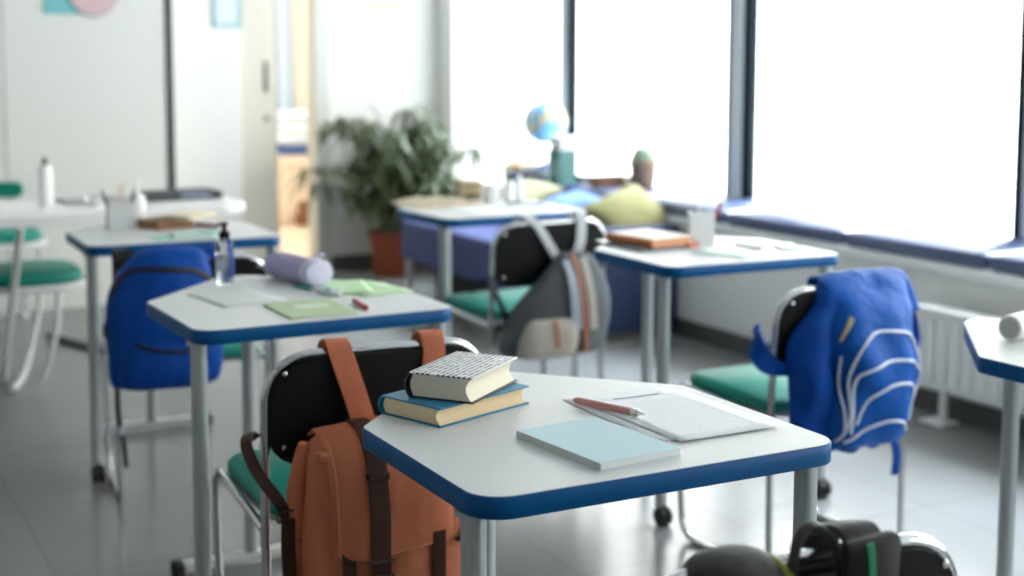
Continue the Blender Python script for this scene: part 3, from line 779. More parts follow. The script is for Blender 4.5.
# ------------------------------------------------------------------ items on the nearest desk
ZT = .7506
def book(name, label, cat, loc, rz, w_, l_, t_, cover, pages, edge=None, group=None):
    """spine on -x, fore edge on +x"""
    t = thing(name, label, cat, loc, rz, group); bt = .0028
    bm = bmesh.new(); prof = []
    n = 8; hw_ = w_ / 2
    poly = [(-hw_ + .004, bt)]
    poly = []
    for i in range(n + 1):                      # concave fore edge
        a = i / n; z = bt + (t_ - 2 * bt) * a; poly.append((hw_ - .004 - .010 * sin(pi * a) ** .8 * min(1, t_ / .03), z))
    for i in range(n + 1):
        a = 1 - i / n; z = bt + (t_ - 2 * bt) * a; poly.append((-hw_ + .006 - .006 * sin(pi * a), z))
    A = [bm.verts.new((x, -l_ / 2 + .004, z)) for x, z in poly]; B = [bm.verts.new((x, l_ / 2 - .004, z)) for x, z in poly]
    for k in range(len(A)): bm.faces.new((A[k], A[(k + 1) % len(A)], B[(k + 1) % len(A)], B[k]))
    bm.faces.new(A[::-1]); bm.faces.new(B)
    obj('pages', bm, pages, t)
    obj('cover', boxes((-hw_, hw_, -l_ / 2, l_ / 2, 0, bt)), edge or cover, t, bevel=.0008)
    obj('cover', boxes((-hw_, hw_, -l_ / 2, l_ / 2, t_ - bt, t_)), cover, t, bevel=.0008)
    bm = bmesh.new(); out = []; inn = []
    for i in range(n + 1):
        a = i / n; z = t_ * a; q = .010 * sin(pi * a)
        out.append((-hw_ - q, z)); inn.append((-hw_ - q + .003 + .001, min(max(z, bt), t_ - bt)))
    ring = out + inn[::-1]
    A = [bm.verts.new((x, -l_ / 2, z)) for x, z in ring]; B = [bm.verts.new((x, l_ / 2, z)) for x, z in ring]
    for k in range(len(A)): bm.faces.new((A[k], A[(k + 1) % len(A)], B[(k + 1) % len(A)], B[k]))
    bm.faces.new(A[::-1]); bm.faces.new(B)
    obj('spine', bm, edge or cover, t)
    return t
book('book', 'thick blue cloth-bound book at the bottom of the stack on the nearest desk', 'book', (.983, 2.042, ZT), R(-69.5), .134, .212, .031, BLUECOV, PAGES2)
book('book', 'thick book with black and white printed cover, on top of the blue book', 'book', (.998, 2.042, ZT + .0312), R(-52), .114, .176, .042, COVERT, PAGES, mat('dark book board', (.02, .025, .035), .5))
# light blue notebook
nb = thing('notebook', 'light blue softcover notebook on the nearest desk', 'notebook', (1.074, 1.745, ZT), R(6))
obj('pages', boxes((-.0725, .0725, -.104, .104, .0008, .0095)), PAPERW, nb, smooth=False)
obj('cover', boxes((-.074, .074, -.105, .105, .0095, .0108)), NOTEC, nb, bevel=.0004)
obj('cover', boxes((-.074, .074, -.105, .105, 0, .0010)), NOTEC, nb, bevel=.0004)
obj('spine', boxes((-.0755, -.0738, -.105, .105, 0, .0108)), mat('pale spine tape', (.62, .66, .66), .6), nb, bevel=.0004)
def sheet(name, label, x, y, rz, w_, l_, m_, cat='paper', z=ZT, group=None, curl=.0006):
    bm = bmesh.new(); n = 8; g = []
    for j in range(n + 1):
        g.append([bm.verts.new((w_ * (i / n - .5), l_ * (j / n - .5), .0006 + curl * ((2 * i / n - 1) ** 4 * .6 + (2 * j / n - 1) ** 4 * .4))) for i in range(n + 1)])
    for a in range(n):
        for b in range(n): bm.faces.new((g[a][b], g[a][b + 1], g[a + 1][b + 1], g[a + 1][b]))
    o = obj(name, bm, m_); so = o.modifiers.new('solid', 'SOLIDIFY'); so.thickness = .0004
    o.location = (x, y, z); o.rotation_euler = (0, 0, rz); o['label'] = label; o['category'] = cat
    if group: o['group'] = group
    return o
sheet('paper_sheet', 'printed white sheet under the pink pen on the nearest desk', 1.268, 1.862, R(-1), .205, .295, PAPER)
sheet('paper_sheet', 'second white sheet with a dark upper edge, on top of the printed sheet', 1.285, 1.830, R(1), .195, .262, PAPER, z=ZT + .0022)
o = obj('sheet_edge_line', boxes((-.045, .045, -.0012, .0012, 0, .0006)), mat('dark sheet edge', (.08, .09, .16), .6)); o.location = (1.283, 1.961, ZT + .004)  # dark line drawn along the upper edge of the second sheet
o.rotation_euler = (0, 0, R(-1)); o['label'] = 'thin dark line drawn for the upper edge of the second sheet'; o['category'] = 'paper edge'
def pen(name, label, cat, p0, p1, r, body, tip, z, tiplen=.012, group=None, capm=None):
    a = Vector((*p0, z)); b = Vector((*p1, z)); L = (b - a).length; d_ = (b - a).normalized()
    t = thing(name, label, cat, a, math.atan2(d_.y, d_.x), group)
    M = Matrix.Rotation(R(90), 4, 'Y')
    obj('barrel', mk(lathe, [(r * .35, 0), (r * .8, .004), (r, .012), (r, L - tiplen - .012)], 18, M), body, t)
    obj('grip', mk(lathe, [(r * 1.02, L - tiplen - .012), (r * 1.02, L - tiplen), (r * .7, L - tiplen + .002)], 18, M), capm or SILVER, t)
    obj('tip', mk(lathe, [(r * .7, L - tiplen), (r * .5, L - tiplen * .5), (r * .12, L)], 18, M), tip, t)
    return t
PINK = mat('dusty pink lacquer', (.56, .25, .22), .4)
pen('pen', 'dusty pink pen lying on the white sheets of the nearest desk', 'pen', (1.166, 1.972), (1.219, 1.836), .0058, PINK, mat('bright steel tip', (.8, .78, .74), .2, 1.0), ZT + .0098, .014)

# ------------------------------------------------------------------ desk with lilac pencil case (T2)
bt = thing('sanitizer_bottle', 'clear pump bottle with black pump and blue label beside the lilac pencil case', 'bottle', (1.013, 3.465, ZT))
obj('body', mk(lathe, [(0, 0), (.021, 0), (.0235, .003), (.0235, .098), (.021, .110), (.011, .117), (.011, .122), (0, .122)], 28), CLEARP, bt)
obj('liquid', mk(lathe, [(0, .003), (.0215, .003), (.0215, .078), (0, .078)], 28), mat('clear gel', (.80, .86, .88), .05, trans=.85), bt)
bm = bmesh.new()
for i in range(9):
    a = R(-62 + i * 9); v = [(cos(a) * .0242, sin(a) * .0242)]
pts = [(cos(R(a)) * .0241, sin(R(a)) * .0241, .052) for a in range(-75, 20, 8)]
ribbon(bm, pts, (0, 0, 1), .066, .0006); obj('label', bm, LABELB, bt)
obj('pump', mk(lathe, [(0, .118), (.0135, .118), (.0135, .134), (.006, .137), (.006, .150), (.011, .151), (.010, .158), (0, .159)], 20), BLACKP, bt)
obj('nozzle', mk(tube, fillet([(0, 0, .155), (-.020, -.012, .155), (-.024, -.014, .149)], .004), .0032, 8), BLACKP, bt)
obj('dip_tube', mk(tube, catmull([(0, 0, .118), (.004, 0, .07), (-.006, 0, .02)], 4), .0018, 6), WPLAST, bt)
# lilac pencil case: soft cylinder lying toward the camera
pc = thing('pencil_case', 'lilac zip pencil case lying on the middle left desk', 'pencil case', (1.183, 3.435, ZT), R(0))
def case_bm(bm, x0, x1, r0, seed):
    rings = []; n = 16
    for j in range(n + 1):
        t = j / n; x = x0 + (x1 - x0) * t; e = min(1, (.12 + min(t, 1 - t) * 8)); rr = r0 * (1 - (1 - e) ** 2 * .6)
        ring = []
        for k in range(28):
            a = 2 * pi * k / 28; q = rr * (1 + .10 * noise.noise(Vector((x * 30, cos(a) * 2 + seed, sin(a) * 2))))
            ring.append(bm.verts.new((x, cos(a) * q * 1.08, r0 * .93 + sin(a) * q * .93)))
        rings.append(ring)
    for A, B in zip(rings, rings[1:]):
        for k in range(28): bm.faces.new((A[k], A[(k + 1) % 28], B[(k + 1) % 28], B[k]))
    bm.faces.new(rings[0][::-1]); bm.faces.new(rings[-1])
pc.rotation_euler = (0, 0, R(-78))
obj('body', mk(case_bm, -.105, .115, .037, 1), LILAC, pc, subsurf=1)
LIL2 = mat('pale lilac lining', (.62, .60, .78), .6, bump=.3, bscale=60)
def zend(bm):
    case_bm(bm, .098, .135, .0375, 4)
obj('end_panel', mk(zend), LIL2, pc, subsurf=1)
obj('zip', mk(tube, [(.104, cos(a) * .0405, .0345 + sin(a) * .0352) for a in [i * 2 * pi / 32 for i in range(32)]], .002, 6, True), WPLAST, pc)
obj('zip_tab', mk(ribbon, catmull([(.112, .0, .074), (.125, .004, .084), (.137, .008, .080)], 4), (0, 1, 0), .012, .003), LIL2, pc)
# green notebook with pale label strip
gn = thing('notebook', 'sage green exercise book with a white label strip on the middle left desk', 'notebook', (1.079, 3.015, ZT), R(0))
obj('pages', boxes((-.078, .078, -.098, .098, .0008, .0042)), PAPERW, gn, smooth=False)
obj('cover', boxes((-.080, .080, -.100, .100, .0042, .0052)), GREENC, gn, bevel=.0003)
obj('cover', boxes((-.080, .080, -.100, .100, 0, .0008)), GREENC, gn, bevel=.0003)
obj('label_strip', boxes((-.030, .052, -.005, .045, .0052, .0056)), mat('pale label', (.66, .74, .58), .6), gn, smooth=False)
sheet('paper_sheet', 'pale green printed sheet nearest the right side of the middle left desk', 1.305, 3.225, R(12), .150, .20, GREENP)
sheet('paper_sheet', 'second pale green sheet tucked against the lilac pencil case', 1.262, 3.265, R(-14), .120, .20, GREENP, z=ZT + .0022)
sheet('paper_sheet', 'plain white sheet near the clear pump bottle on the middle left desk', .975, 3.25, R(8), .16, .22, mat('thin white paper', (.68, .70, .69), .6))
pen('marker', 'red marker on the middle left desk', 'marker', (1.203, 3.060), (1.191, 2.935), .006, mat('red plastic', (.45, .01, .02), .35), MATS['red plastic'], ZT + .0062, .02, capm=MATS['red plastic'])
st = thing('tape_dispenser', 'clear plastic correction tape beside the red marker', 'stationery', (1.188, 3.190, ZT), R(-70))
obj('shell', mk(prism, roundpoly([(-.035, -.012), (.03, -.016), (.045, 0), (.03, .016), (-.035, .012)], [.008] * 5, 4), 0, .014, .002), mat('frosted plastic', (.75, .80, .82), .25, trans=.4), st)
obj('reel', mk(lathe, [(0, .014), (.009, .014), (.009, .0165), (0, .0165)], 20), mat('teal plastic', (.03, .35, .35), .4), st)
pen('pen', 'thin teal pen next to the lilac pencil case', 'pen', (1.148, 3.335), (1.178, 3.235), .004, MATS['teal plastic'], SILVER, ZT + .0045)

# ------------------------------------------------------------------ desk with the orange book (T5)
tab = thing('tablet', 'dark grey tablet lying under the orange book', 'tablet', (2.365, 3.600, ZT), R(0))
obj('shell', mk(prism, roundpoly([(-.09, -.13), (.09, -.13), (.09, .13), (-.09, .13)], [.012] * 4, 5), 0, .007, .001), mat('dark grey aluminium', (.13, .14, .16), .4, .6), tab)
obj('screen', mk(prism, roundpoly([(-.083, -.12), (.083, -.12), (.083, .12), (-.083, .12)], [.004] * 4, 3), .007, .0075), mat('grey screen', (.25, .26, .28), .25), tab)
book('book', 'orange covered book with cream cover top on the grey tablet', 'book', (2.400, 3.60, ZT + .0078), R(8), .165, .215, .027, mat('cream book cover', (.72, .66, .55), .5), mat('orange tinted pages', (.72, .36, .20), .7), mat('orange board', (.55, .17, .06), .5))
def cup(name, label, loc, rz, w_, h_, m_, cat='pencil cup', t_=.003):
    t = thing(name, label, cat, loc, rz)
    obj('body', boxes((-w_ / 2, w_ / 2, -w_ / 2, w_ / 2, 0, t_), (-w_ / 2, w_ / 2, -w_ / 2, -w_ / 2 + t_, t_, h_), (-w_ / 2, w_ / 2, w_ / 2 - t_, w_ / 2, t_, h_),
                      (-w_ / 2, -w_ / 2 + t_, -w_ / 2 + t_, w_ / 2 - t_, t_, h_), (w_ / 2 - t_, w_ / 2, -w_ / 2 + t_, w_ / 2 - t_, t_, h_)), m_, t, smooth=False)
    return t
cup('pencil_cup', 'square white pencil cup standing on the desk with the orange book', (2.545, 3.535, ZT), R(-28), .074, .100, WPLAST)
def pencil(label, loc, tilt, rz, L, m_, group=None):
    t = thing('pencil', label, 'pencil', loc, rz, group)
    M = Matrix.Rotation(tilt, 4, 'Y')
    obj('shaft', mk(lathe, [(.0036, 0), (.0036, L - .018)], 6, M), m_, t, smooth=False)
    obj('point', mk(lathe, [(.0036, L - .018), (.0010, L - .003), (.0002, L)], 8, M), mat('pencil wood', (.66, .46, .26), .6), t)
    return t
pencil('dark red crayon standing in the square white cup', (2.555, 3.535, ZT + .005), R(14), R(-30), .145, mat('dark red lacquer', (.30, .02, .015), .35)).scale = (1.7, 1.7, 1)
pencil('white pencil standing in the square white cup', (2.535, 3.53, ZT + .005), R(10), R(60), .125, WPLAST)
sheet('paper_sheet', 'pale sheet with mint print in front of the white cup', 2.545, 3.345, R(5), .19, .25, mat('off white paper', (.72, .76, .72), .7))
sheet('paper_sheet', 'mint green slip at the front of the desk with the orange book', 2.47, 3.32, R(20), .07, .18, MINT if False else mat('pale mint paper', (.50, .68, .60), .7), z=ZT + .0022)
sheet('paper_sheet', 'cream sheet behind the small phone on the same desk', 2.69, 3.50, R(-12), .18, .16, mat('cream paper', (.76, .76, .66), .7))
ph = thing('phone', 'small grey green phone near the right corner of the desk', 'phone', (2.735, 3.355, ZT), R(-25))
obj('shell', mk(prism, roundpoly([(-.03, -.055), (.03, -.055), (.03, .055), (-.03, .055)], [.008] * 4, 4), 0, .008, .001), mat('grey green case', (.20, .27, .27), .4), ph)
obj('screen', boxes((-.027, .027, -.050, .050, .008, .0084)), mat('pale screen', (.42, .52, .50), .3), ph, smooth=False)
pen('pen', 'dark brown pen lying on the desk beside the phone', 'pen', (2.625, 3.470), (2.63, 3.325), .0045, mat('dark brown lacquer', (.12, .05, .03), .4), SILVER, ZT + .005)
er = obj('eraser', boxes((-.022, .022, -.012, .012, 0, .012)), mat('coral rubber', (.66, .20, .12), .7), bevel=.002); er.location = (2.488, 3.505, ZT); er.rotation_euler = (0, 0, R(10))
er['label'] = 'small coral eraser between the orange book and the white cup'; er['category'] = 'eraser'

# ------------------------------------------------------------------ desk before the plant (T4)
ob = thing('open_book', 'cream open book at the left of the desk in front of the plant', 'book', (2.32, 4.99, ZT), R(3))
for s in (-1, 1):
    bm = bmesh.new(); n = 10; A = []; B = []
    prof = [(s * .15 * i / n, .006 + .020 * sin(pi * min(1, (i / n) * 1.0) ** .6) * (1 - .45 * i / n)) for i in range(n + 1)]
    poly = prof + [(s * .15, .002), (0, .002)]
    A = [bm.verts.new((x, -.11, z)) for x, z in poly]; B = [bm.verts.new((x, .11, z)) for x, z in poly]
    for k in range(len(A)): bm.faces.new((A[k], A[(k + 1) % len(A)], B[(k + 1) % len(A)], B[k]))
    bm.faces.new(A[::-1]); bm.faces.new(B)
    obj('page_block', bm, mat('tan tinted pages', (.60, .51, .38), .8), ob)
obj('cover', boxes((-.155, .155, -.114, .114, 0, .002)), mat('tan cover', (.50, .40, .26), .6), ob, bevel=.0006)
bx = thing('wooden_box', 'beige wooden box between the open book and the white mug', 'box', (2.515, 5.115, ZT), R(-8))
obj('body', boxes((-.05, .05, -.05, .05, 0, .060)), mat('beige wood', (.46, .38, .24), .6), bx, bevel=.010)
obj('lid', boxes((-.052, .052, -.052, .052, .061, .078)), MATS['beige wood'], bx, bevel=.012)
obj('slot', boxes((-.028, .028, -.0515, -.049, .012, .024)), mat('dark brown gap', (.16, .11, .06), .7), bx)
mg = thing('mug', 'white mug on the desk in front of the plant', 'mug', (2.555, 4.985, ZT), 0)
obj('body', mk(lathe, [(0, 0), (.028, 0), (.032, .004), (.033, .07), (.030, .07), (.029, .006), (0, .005)], 24), WPLAST, mg)
obj('handle', mk(tube, catmull([(.032, 0, .055), (.052, 0, .052), (.055, 0, .03), (.032, 0, .018)], 5), .0045, 8), WPLAST, mg)
bo = thing('glue_bottle', 'small white bottle with dark cap on the desk in front of the plant', 'bottle', (2.61, 4.93, ZT), 0)
obj('body', mk(lathe, [(0, 0), (.017, 0), (.019, .003), (.019, .07), (.015, .085), (.009, .09)], 20), WPLAST, bo)
obj('cap', mk(lathe, [(.010, .088), (.009, .104), (.004, .112), (0, .112)], 16), BLACKP, bo)
bo = thing('glue_bottle', 'translucent grey bottle next to the white dark-capped bottle', 'bottle', (2.66, 4.945, ZT), 0)
obj('body', mk(lathe, [(0, 0), (.017, 0), (.019, .003), (.019, .075), (.015, .088), (.009, .094), (0, .094)], 20), mat('pale grey plastic', (.62, .66, .66), .35), bo)
obj('cap', mk(lathe, [(.010, .094), (.010, .108), (0, .108)], 16), WPLAST, bo)
sheet('paper_sheet', 'white sheet at the front of the desk before the plant', 2.36, 4.74, R(10), .18, .24, PAPERW)
sheet('paper_sheet', 'white printed sheet at the right of the desk before the plant', 2.60, 4.74, R(-15), .18, .24, PAPER)
pen('pen', 'grey pen on the sheet of the desk before the plant', 'pen', (2.56, 4.86), (2.66, 4.70), .005, mat('grey plastic', (.3, .31, .33), .4), SILVER, ZT + .008)

# ------------------------------------------------------------------ desk before the counter (T3)
hd = thing('pencil_holder', 'silver mesh pencil holder at the back of the left rear desk', 'pencil holder', (1.035, 4.775, ZT), R(-10))
obj('body', boxes((-.040, .040, -.03, .03, 0, .003), (-.040, .040, -.03, -.028, .003, .095), (-.040, .040, .028, .03, .003, .095), (-.040, -.038, -.028, .028, .003, .095), (.038, .040, -.028, .028, .003, .095)),
    mat('silver mesh', (.74, .75, .75), .45, .1), hd, smooth=False)
obj('rim', boxes((-.042, -.038, -.032, .032, .0, .100)), mat('dark grey rail', (.10, .11, .12), .5), hd)
for lab, dx, tl, rz, L, m_ in (('salmon pencil standing in the silver holder', .0, 6, 20, .150, mat('salmon lacquer', (.75, .35, .25), .4)),
                        ('black pen leaning left in the silver holder', -.02, -16, 5, .145, BLACKP),
                        ('black marker leaning right in the silver holder', .018, 18, 10, .135, BLACKP),
                        ('white pen standing in the silver holder', .008, 10, 100, .140, WPLAST)):
    pencil(lab, (1.035 + dx, 4.775, ZT + .004), R(tl), R(rz), L, m_)
pb = thing('pump_bottle', 'white pump bottle beside the silver pencil holder', 'bottle', (1.105, 4.815, ZT), 0)
obj('body', mk(lathe, [(0, 0), (.026, 0), (.028, .004), (.028, .09), (.022, .105), (.010, .110)], 24), WPLAST, pb)
obj('pump', mk(lathe, [(.010, .108), (.010, .125), (.004, .128), (.004, .145), (.012, .146), (.010, .154), (0, .155)], 16), WPLAST, pb)
obj('nozzle', mk(tube, [(0, 0, .150), (-.028, -.01, .150)], .003, 8), WPLAST, pb)
bk = book('book', 'brown book at the back corner of the left rear desk', 'book', (1.185, 4.72, ZT), R(-65), .11, .16, .032, mat('brown book cover', (.28, .13, .06), .6), mat('brown page block', (.34, .19, .10), .8))
book('book', 'cream book leaning over the brown book on the left rear desk', 'book', (1.255, 4.705, ZT + .0324), R(-50), .12, .17, .014, mat('pale cream cover', (.78, .68, .50), .6), PAGES)
sheet('paper_sheet', 'mint green worksheet on the left rear desk', 1.12, 4.44, R(5), .12, .10, MINT)
sheet('paper_sheet', 'pale aqua worksheet between the mint slips on the left rear desk', 1.20, 4.45, R(-8), .15, .14, mat('pale aqua paper', (.55, .75, .70), .7), z=ZT + .0022)
sheet('paper_sheet', 'small mint slip right of the aqua worksheet on the left rear desk', 1.265, 4.48, R(10), .07, .06, MINT, z=ZT + .0044)
pen('marker', 'dark red marker at the right of the left rear desk', 'marker', (1.28, 4.72), (1.335, 4.62), .006, mat('wine plastic', (.20, .02, .04), .4), MATS['wine plastic'], ZT + .0062, capm=MATS['wine plastic'])
sheet('paper_sheet', 'pale pink slip beside the dark red marker', 1.345, 4.68, R(-5), .09, .13, mat('pale pink paper', (.76, .58, .62), .7))

# ------------------------------------------------------------------ desk at the right edge (T6)
rl = thing('paper_roll', 'white cylindrical roll lying on the desk at the right edge', 'roll', (2.232, 2.02, ZT), R(14))
obj('tube', mk(lathe, [(.0, 0), (.022, 0), (.026, .0015), (.027, .005), (.027, .16), (.024, .163), (0, .163)], 32, Matrix.Translation((0, 0, .0275)) @ Matrix.Rotation(R(90), 4, 'Y')), WPLAST, rl)
obj('end_disc', mk(lathe, [(0, -.0015), (.0215, -.0015), (.0215, .0005), (0, .0005)], 32, Matrix.Translation((0, 0, .0275)) @ Matrix.Rotation(R(90), 4, 'Y')), mat('grey end disc', (.42, .43, .43), .5), rl)
pen('pen', 'red pen beside the white roll on the desk at the right edge', 'pen', (2.255, 1.885), (2.36, 1.80), .004, MATS['red plastic'], SILVER, ZT + .0045)

# ------------------------------------------------------------------ window seat
YG_ = [-1.75, -.85, -.02, .85, 1.72, 2.66, 3.599, 4.365, 5.156, 5.92, 6.70]
def pillow_bm(bm, w_, h_, t_, seed, n=16, p=.5):
    g = {}
    for sg in (1, -1):
        for i in range(n + 1):
            for j in range(n + 1):
                u, v = 2 * i / n - 1, 2 * j / n - 1
                edge = i in (0, n) or j in (0, n)
                if sg == -1 and edge: g[(sg, i, j)] = g[(1, i, j)]; continue
                k = (max(0, (1 - u ** 2)) * max(0, (1 - v ** 2))) ** p
                px = u * w_ / 2 * (1 - .10 * (1 - abs(v)) ** 1 * abs(u) ** 3); py = v * h_ / 2 * (1 - .10 * (1 - abs(u)) * abs(v) ** 3)
                z = sg * t_ / 2 * k * (1 + .12 * noise.noise(Vector((u * 3 + seed, v * 3, sg))))
                g[(sg, i, j)] = bm.verts.new((px, py, z))
    for sg in (1, -1):
        for i in range(n):
            for j in range(n):
                f = (g[(sg, i, j)], g[(sg, i + 1, j)], g[(sg, i + 1, j + 1)], g[(sg, i, j + 1)])
                bm.faces.new(f if sg == 1 else f[::-1])
seatnames = ['in the near corner', 'under the first window', 'beside the near post', 'level with the camera', 'before the right edge', 'at the right edge of the picture',
             'behind the piped blue backpack', 'right of the white cup', 'left of the white cup', 'behind the olive pillow', 'far']
for i in range(len(YG_) - 1):
    a, b = YG_[i] + .006, YG_[i + 1] - .006
    t = thing('window_cushion', 'blue flat cushion on the window seat, ' + seatnames[i], 'cushion', (4.075, (a + b) / 2, .5705), 0, 'blue cushions along the window seat')
    L = b - a
    bm = bmesh.new(); poly = roundpoly([(-.235, -L / 2), (.235, -L / 2), (.235, L / 2), (-.235, L / 2)], [.03] * 4, 5); prism(bm, poly, 0, .058, .012)
    obj('pad', bm, CUSH, t, angle=60)
    ring = [(p[0] * .995, p[1] * .998, .048) for p in poly]
    obj('piping', mk(tube, ring, .003, 6, True), NAVY, t)
o_ = None

# radiator on the low wall
rd = thing('radiator', 'white ribbed panel radiator under the window seat on the right', 'radiator', (3.735, 2.55, 0), 0)
bm = bmesh.new(); L = 1.25
box(bm, -.034, -.026, -L, L, .135, .405); box(bm, .026, .034, -L, L, .135, .405)
box(bm, -.026, .026, -L, L, .14, .15); box(bm, -.026, .026, -L, -L + .01, .15, .40); box(bm, -.026, .026, L - .01, L, .15, .40)
obj('panel', bm, WHITE, rd, bevel=.002)
bm = bmesh.new(); k = -L + .035
while k < L - .02: box(bm, -.044, -.033, k, k + .034, .155, .385); k += .062
obj('ribs', bm, WHITE, rd, bevel=.008)
obj('top_grille', boxes((-.046, .040, -L - .005, L + .005, .405, .428)), WHITE, rd, bevel=.003)
for y in (-.9, 1.15):
    lg = obj('leg', boxes((.02, .038, y - .016, y + .016, .0, .15)), WHITE, rd, bevel=.003)
    obj('foot_plate', boxes((-.035, .060, y - .05, y + .06, 0, .006)), WHITE, lg, bevel=.002)
obj('valve', mk(lathe, [(0, 0), (.016, 0), (.018, .03), (.014, .045), (0, .046)], 14, Matrix.Translation((0, L + .0, .19)) @ Matrix.Rotation(R(-90), 4, 'X')), WPLAST, rd)

# cactus, wooden tray on the seat back by the glass
cp = thing('potted_cactus', 'small round green cactus in a brown pot on the window seat', 'plant', (4.13, 6.27, .632), 0); cp.scale = (1.35, 1.35, 1.3)
obj('pot', mk(lathe, [(0, 0), (.042, 0), (.046, .004), (.056, .098), (.058, .10), (.058, .118), (.051, .118), (.049, .10), (0, .098)], 28), mat('brown clay', (.36, .24, .17), .7), cp)  # clay colour lightened to stand in for haze
bm = bmesh.new(); prof = []
for i in range(13):
    a = -.2 + (pi / 2 + .2) * i / 12; prof.append((.050 * cos(a) if i < 12 else 0, .115 + .062 * sin(a)))
lathe(bm, prof, 40)
for v in bm.verts:
    a = math.atan2(v.co.y, v.co.x); rr = math.hypot(v.co.x, v.co.y); k = 1 + .06 * cos(a * 12); v.co.x *= k; v.co.y *= k
obj('cactus', bm, mat('cactus green', (.25, .36, .24), .7), cp)  # green lightened for the same haze
wt = thing('wooden_tray', 'small brown wooden crate beside the cactus pot', 'crate', (4.02, 6.42, .632), R(0))
for z in (.0, .034):
    obj('slat', boxes((-.105, .105, -.06, -.052, z + .002, z + .026)), mat('brown crate wood', (.22, .11, .06), .7), wt, bevel=.001)
    obj('slat', boxes((-.105, .105, .052, .06, z + .002, z + .026)), MATS['brown crate wood'], wt, bevel=.001)
    obj('slat', boxes((-.105, -.097, -.052, .052, z + .002, z + .026)), MATS['brown crate wood'], wt, bevel=.001)
    obj('slat', boxes((.097, .105, -.052, .052, z + .002, z + .026)), MATS['brown crate wood'], wt, bevel=.001)
for sx in (-1, 1):
    for sy in (-1, 1):
        obj('corner_post', boxes((sx * .092 - .006, sx * .092 + .006, sy * .046 - .006, sy * .046 + .006, 0, .062)), MATS['brown crate wood'], wt)

# blue bench on grey legs, and a navy box seat
bn = thing('upholstered_bench', 'long blue upholstered bench on grey legs before the potted plant', 'bench', (3.42, 6.42, 0), 0)
obj('seat_block', boxes((-.40, .38, -.80, .56, .235, .45)), SEATB, bn, bevel=.015)
for x, y in ((-.37, .50), (.34, .50), (-.37, -.72), (.34, -.72)):
    obj('leg', mk(lathe, [(.018, 0), (.018, .235)], 16, Matrix.Translation((x, y, 0))), STEEL, bn)
obj('underframe', boxes((-.34, .34, -.70, -.66, .20, .235), (-.34, .34, .44, .48, .20, .235)), BLACKP, bn)
obj('dark_infill', boxes((-.24, .34, -.70, .44, .004, .20)), BLACKP, bn)  # black box added to make the gap under the seat dark
nv = thing('box_seat', 'navy box seat against the low wall, behind the desk with the orange book', 'pouf', (3.575, 5.50, 0), 0)
obj('body', boxes((-.275, .255, -.0, .10, .035, .50)), NAVY, nv, bevel=.012)
obj('top_cushion', boxes((-.275, .255, -.005, .10, .503, .53)), NAVY, nv, bevel=.010)
obj('plinth', boxes((-.255, .235, .01, .09, 0, .035)), BASEB, nv)

# pillows
def pillow(label, loc, rot, w_, h_, t_, m_, seed, spin=0):
    bm = mk(pillow_bm, w_, h_, t_, seed); bmesh.ops.transform(bm, matrix=Matrix.Rotation(spin, 4, 'Z'), verts=bm.verts)
    o = obj('pillow', bm, m_, subsurf=1); o.location = loc; o.rotation_euler = rot
    o['label'] = label; o['category'] = 'pillow'; return o
pillow('large olive yellow pillow leaning on the window seat behind the orange book', (3.69, 5.72, .562), (R(34), R(2), R(-20)), .40, .36, .15, OLIVE, 2, R(33))
pillow('flat pale yellow pillow lying beyond the olive pillow', (3.55, 6.55, .580), (R(4), R(-24), R(6)), .34, .34, .12, mat('pale yellow cloth', (.34, .33, .19), .85), 5)
pillow('light blue pillow lying between the two yellow pillows', (3.56, 6.13, .565), (R(2), R(-18), R(-6)), .36, .36, .12, mat('light blue cloth', (.13, .24, .50), .8), 9)

# low white shelf with books, globe and green binders at the far end of the seat
sh = thing('table_shelf', 'small white shelf unit at the far end of the window seat', 'shelf', (4.04, 7.27, .5705), 0)
obj('side_panel', boxes((-.09, .09, -.272, -.26, 0, .095)), WHITE, sh, bevel=.002)
obj('side_panel', boxes((-.09, .09, .26, .272, 0, .095)), WHITE, sh, bevel=.002)
obj('shelf', boxes((-.09, .09, -.26, .26,   .085, .095)), WHITE, sh, bevel=.002)
obj('shelf', boxes((-.09, .09, -.26, .26, 0, .008)), WHITE, sh, bevel=.002)
sz = .5705 + .0955
book('book', 'orange book lying on the small white shelf', 'book', (4.04, 7.43, sz), R(2), .15, .17, .022, mat('orange cover', (.62, .24, .03), .5), PAGES)
book('book', 'blue book lying on the small white shelf', 'book', (4.04, 7.16, sz), R(-2), .15, .26, .018, mat('mid blue cover', (.04, .16, .36), .5), PAGES)
for i, (c, h) in enumerate([((.03, .06, .25), .06), ((.04, .08, .30), .065), ((.05, .05, .20), .055), ((.02, .10, .28), .062)]):
    book('book', 'navy book standing inside the small white shelf, ' + ['first from the camera side', 'second from the camera side', 'third from the camera side', 'farthest from the camera'][i], 'book',
         (4.04, 7.08 + i * .12, .5705 + .0085), 0, .12, .095, h, mat('navy cover %s' % 'abcd'[i], c, .5), PAGES, group='navy books in the white shelf')
gb = thing('globe', 'light blue desk globe on a navy foot above the window seat', 'globe', (4.03, 7.17, sz + .019), R(200))
obj('foot', mk(lathe, [(0, 0), (.055, 0), (.057, .006), (.045, .014), (.012, .022), (.008, .05), (.008, .115), (0, .118)], 28), mat('navy plastic', (.015, .03, .16), .4), gb)
CT = Vector((0, 0, .265)); gr = .128
pts = [CT + Vector((sin(a) * (gr + .010), 0, -cos(a) * (gr + .010))) for a in [R(-25 + 180 * i / 30) for i in range(31)]]
obj('meridian_arc', mk(ribbon, pts, (0, 1, 0), .010, .004), WPLAST, gb)
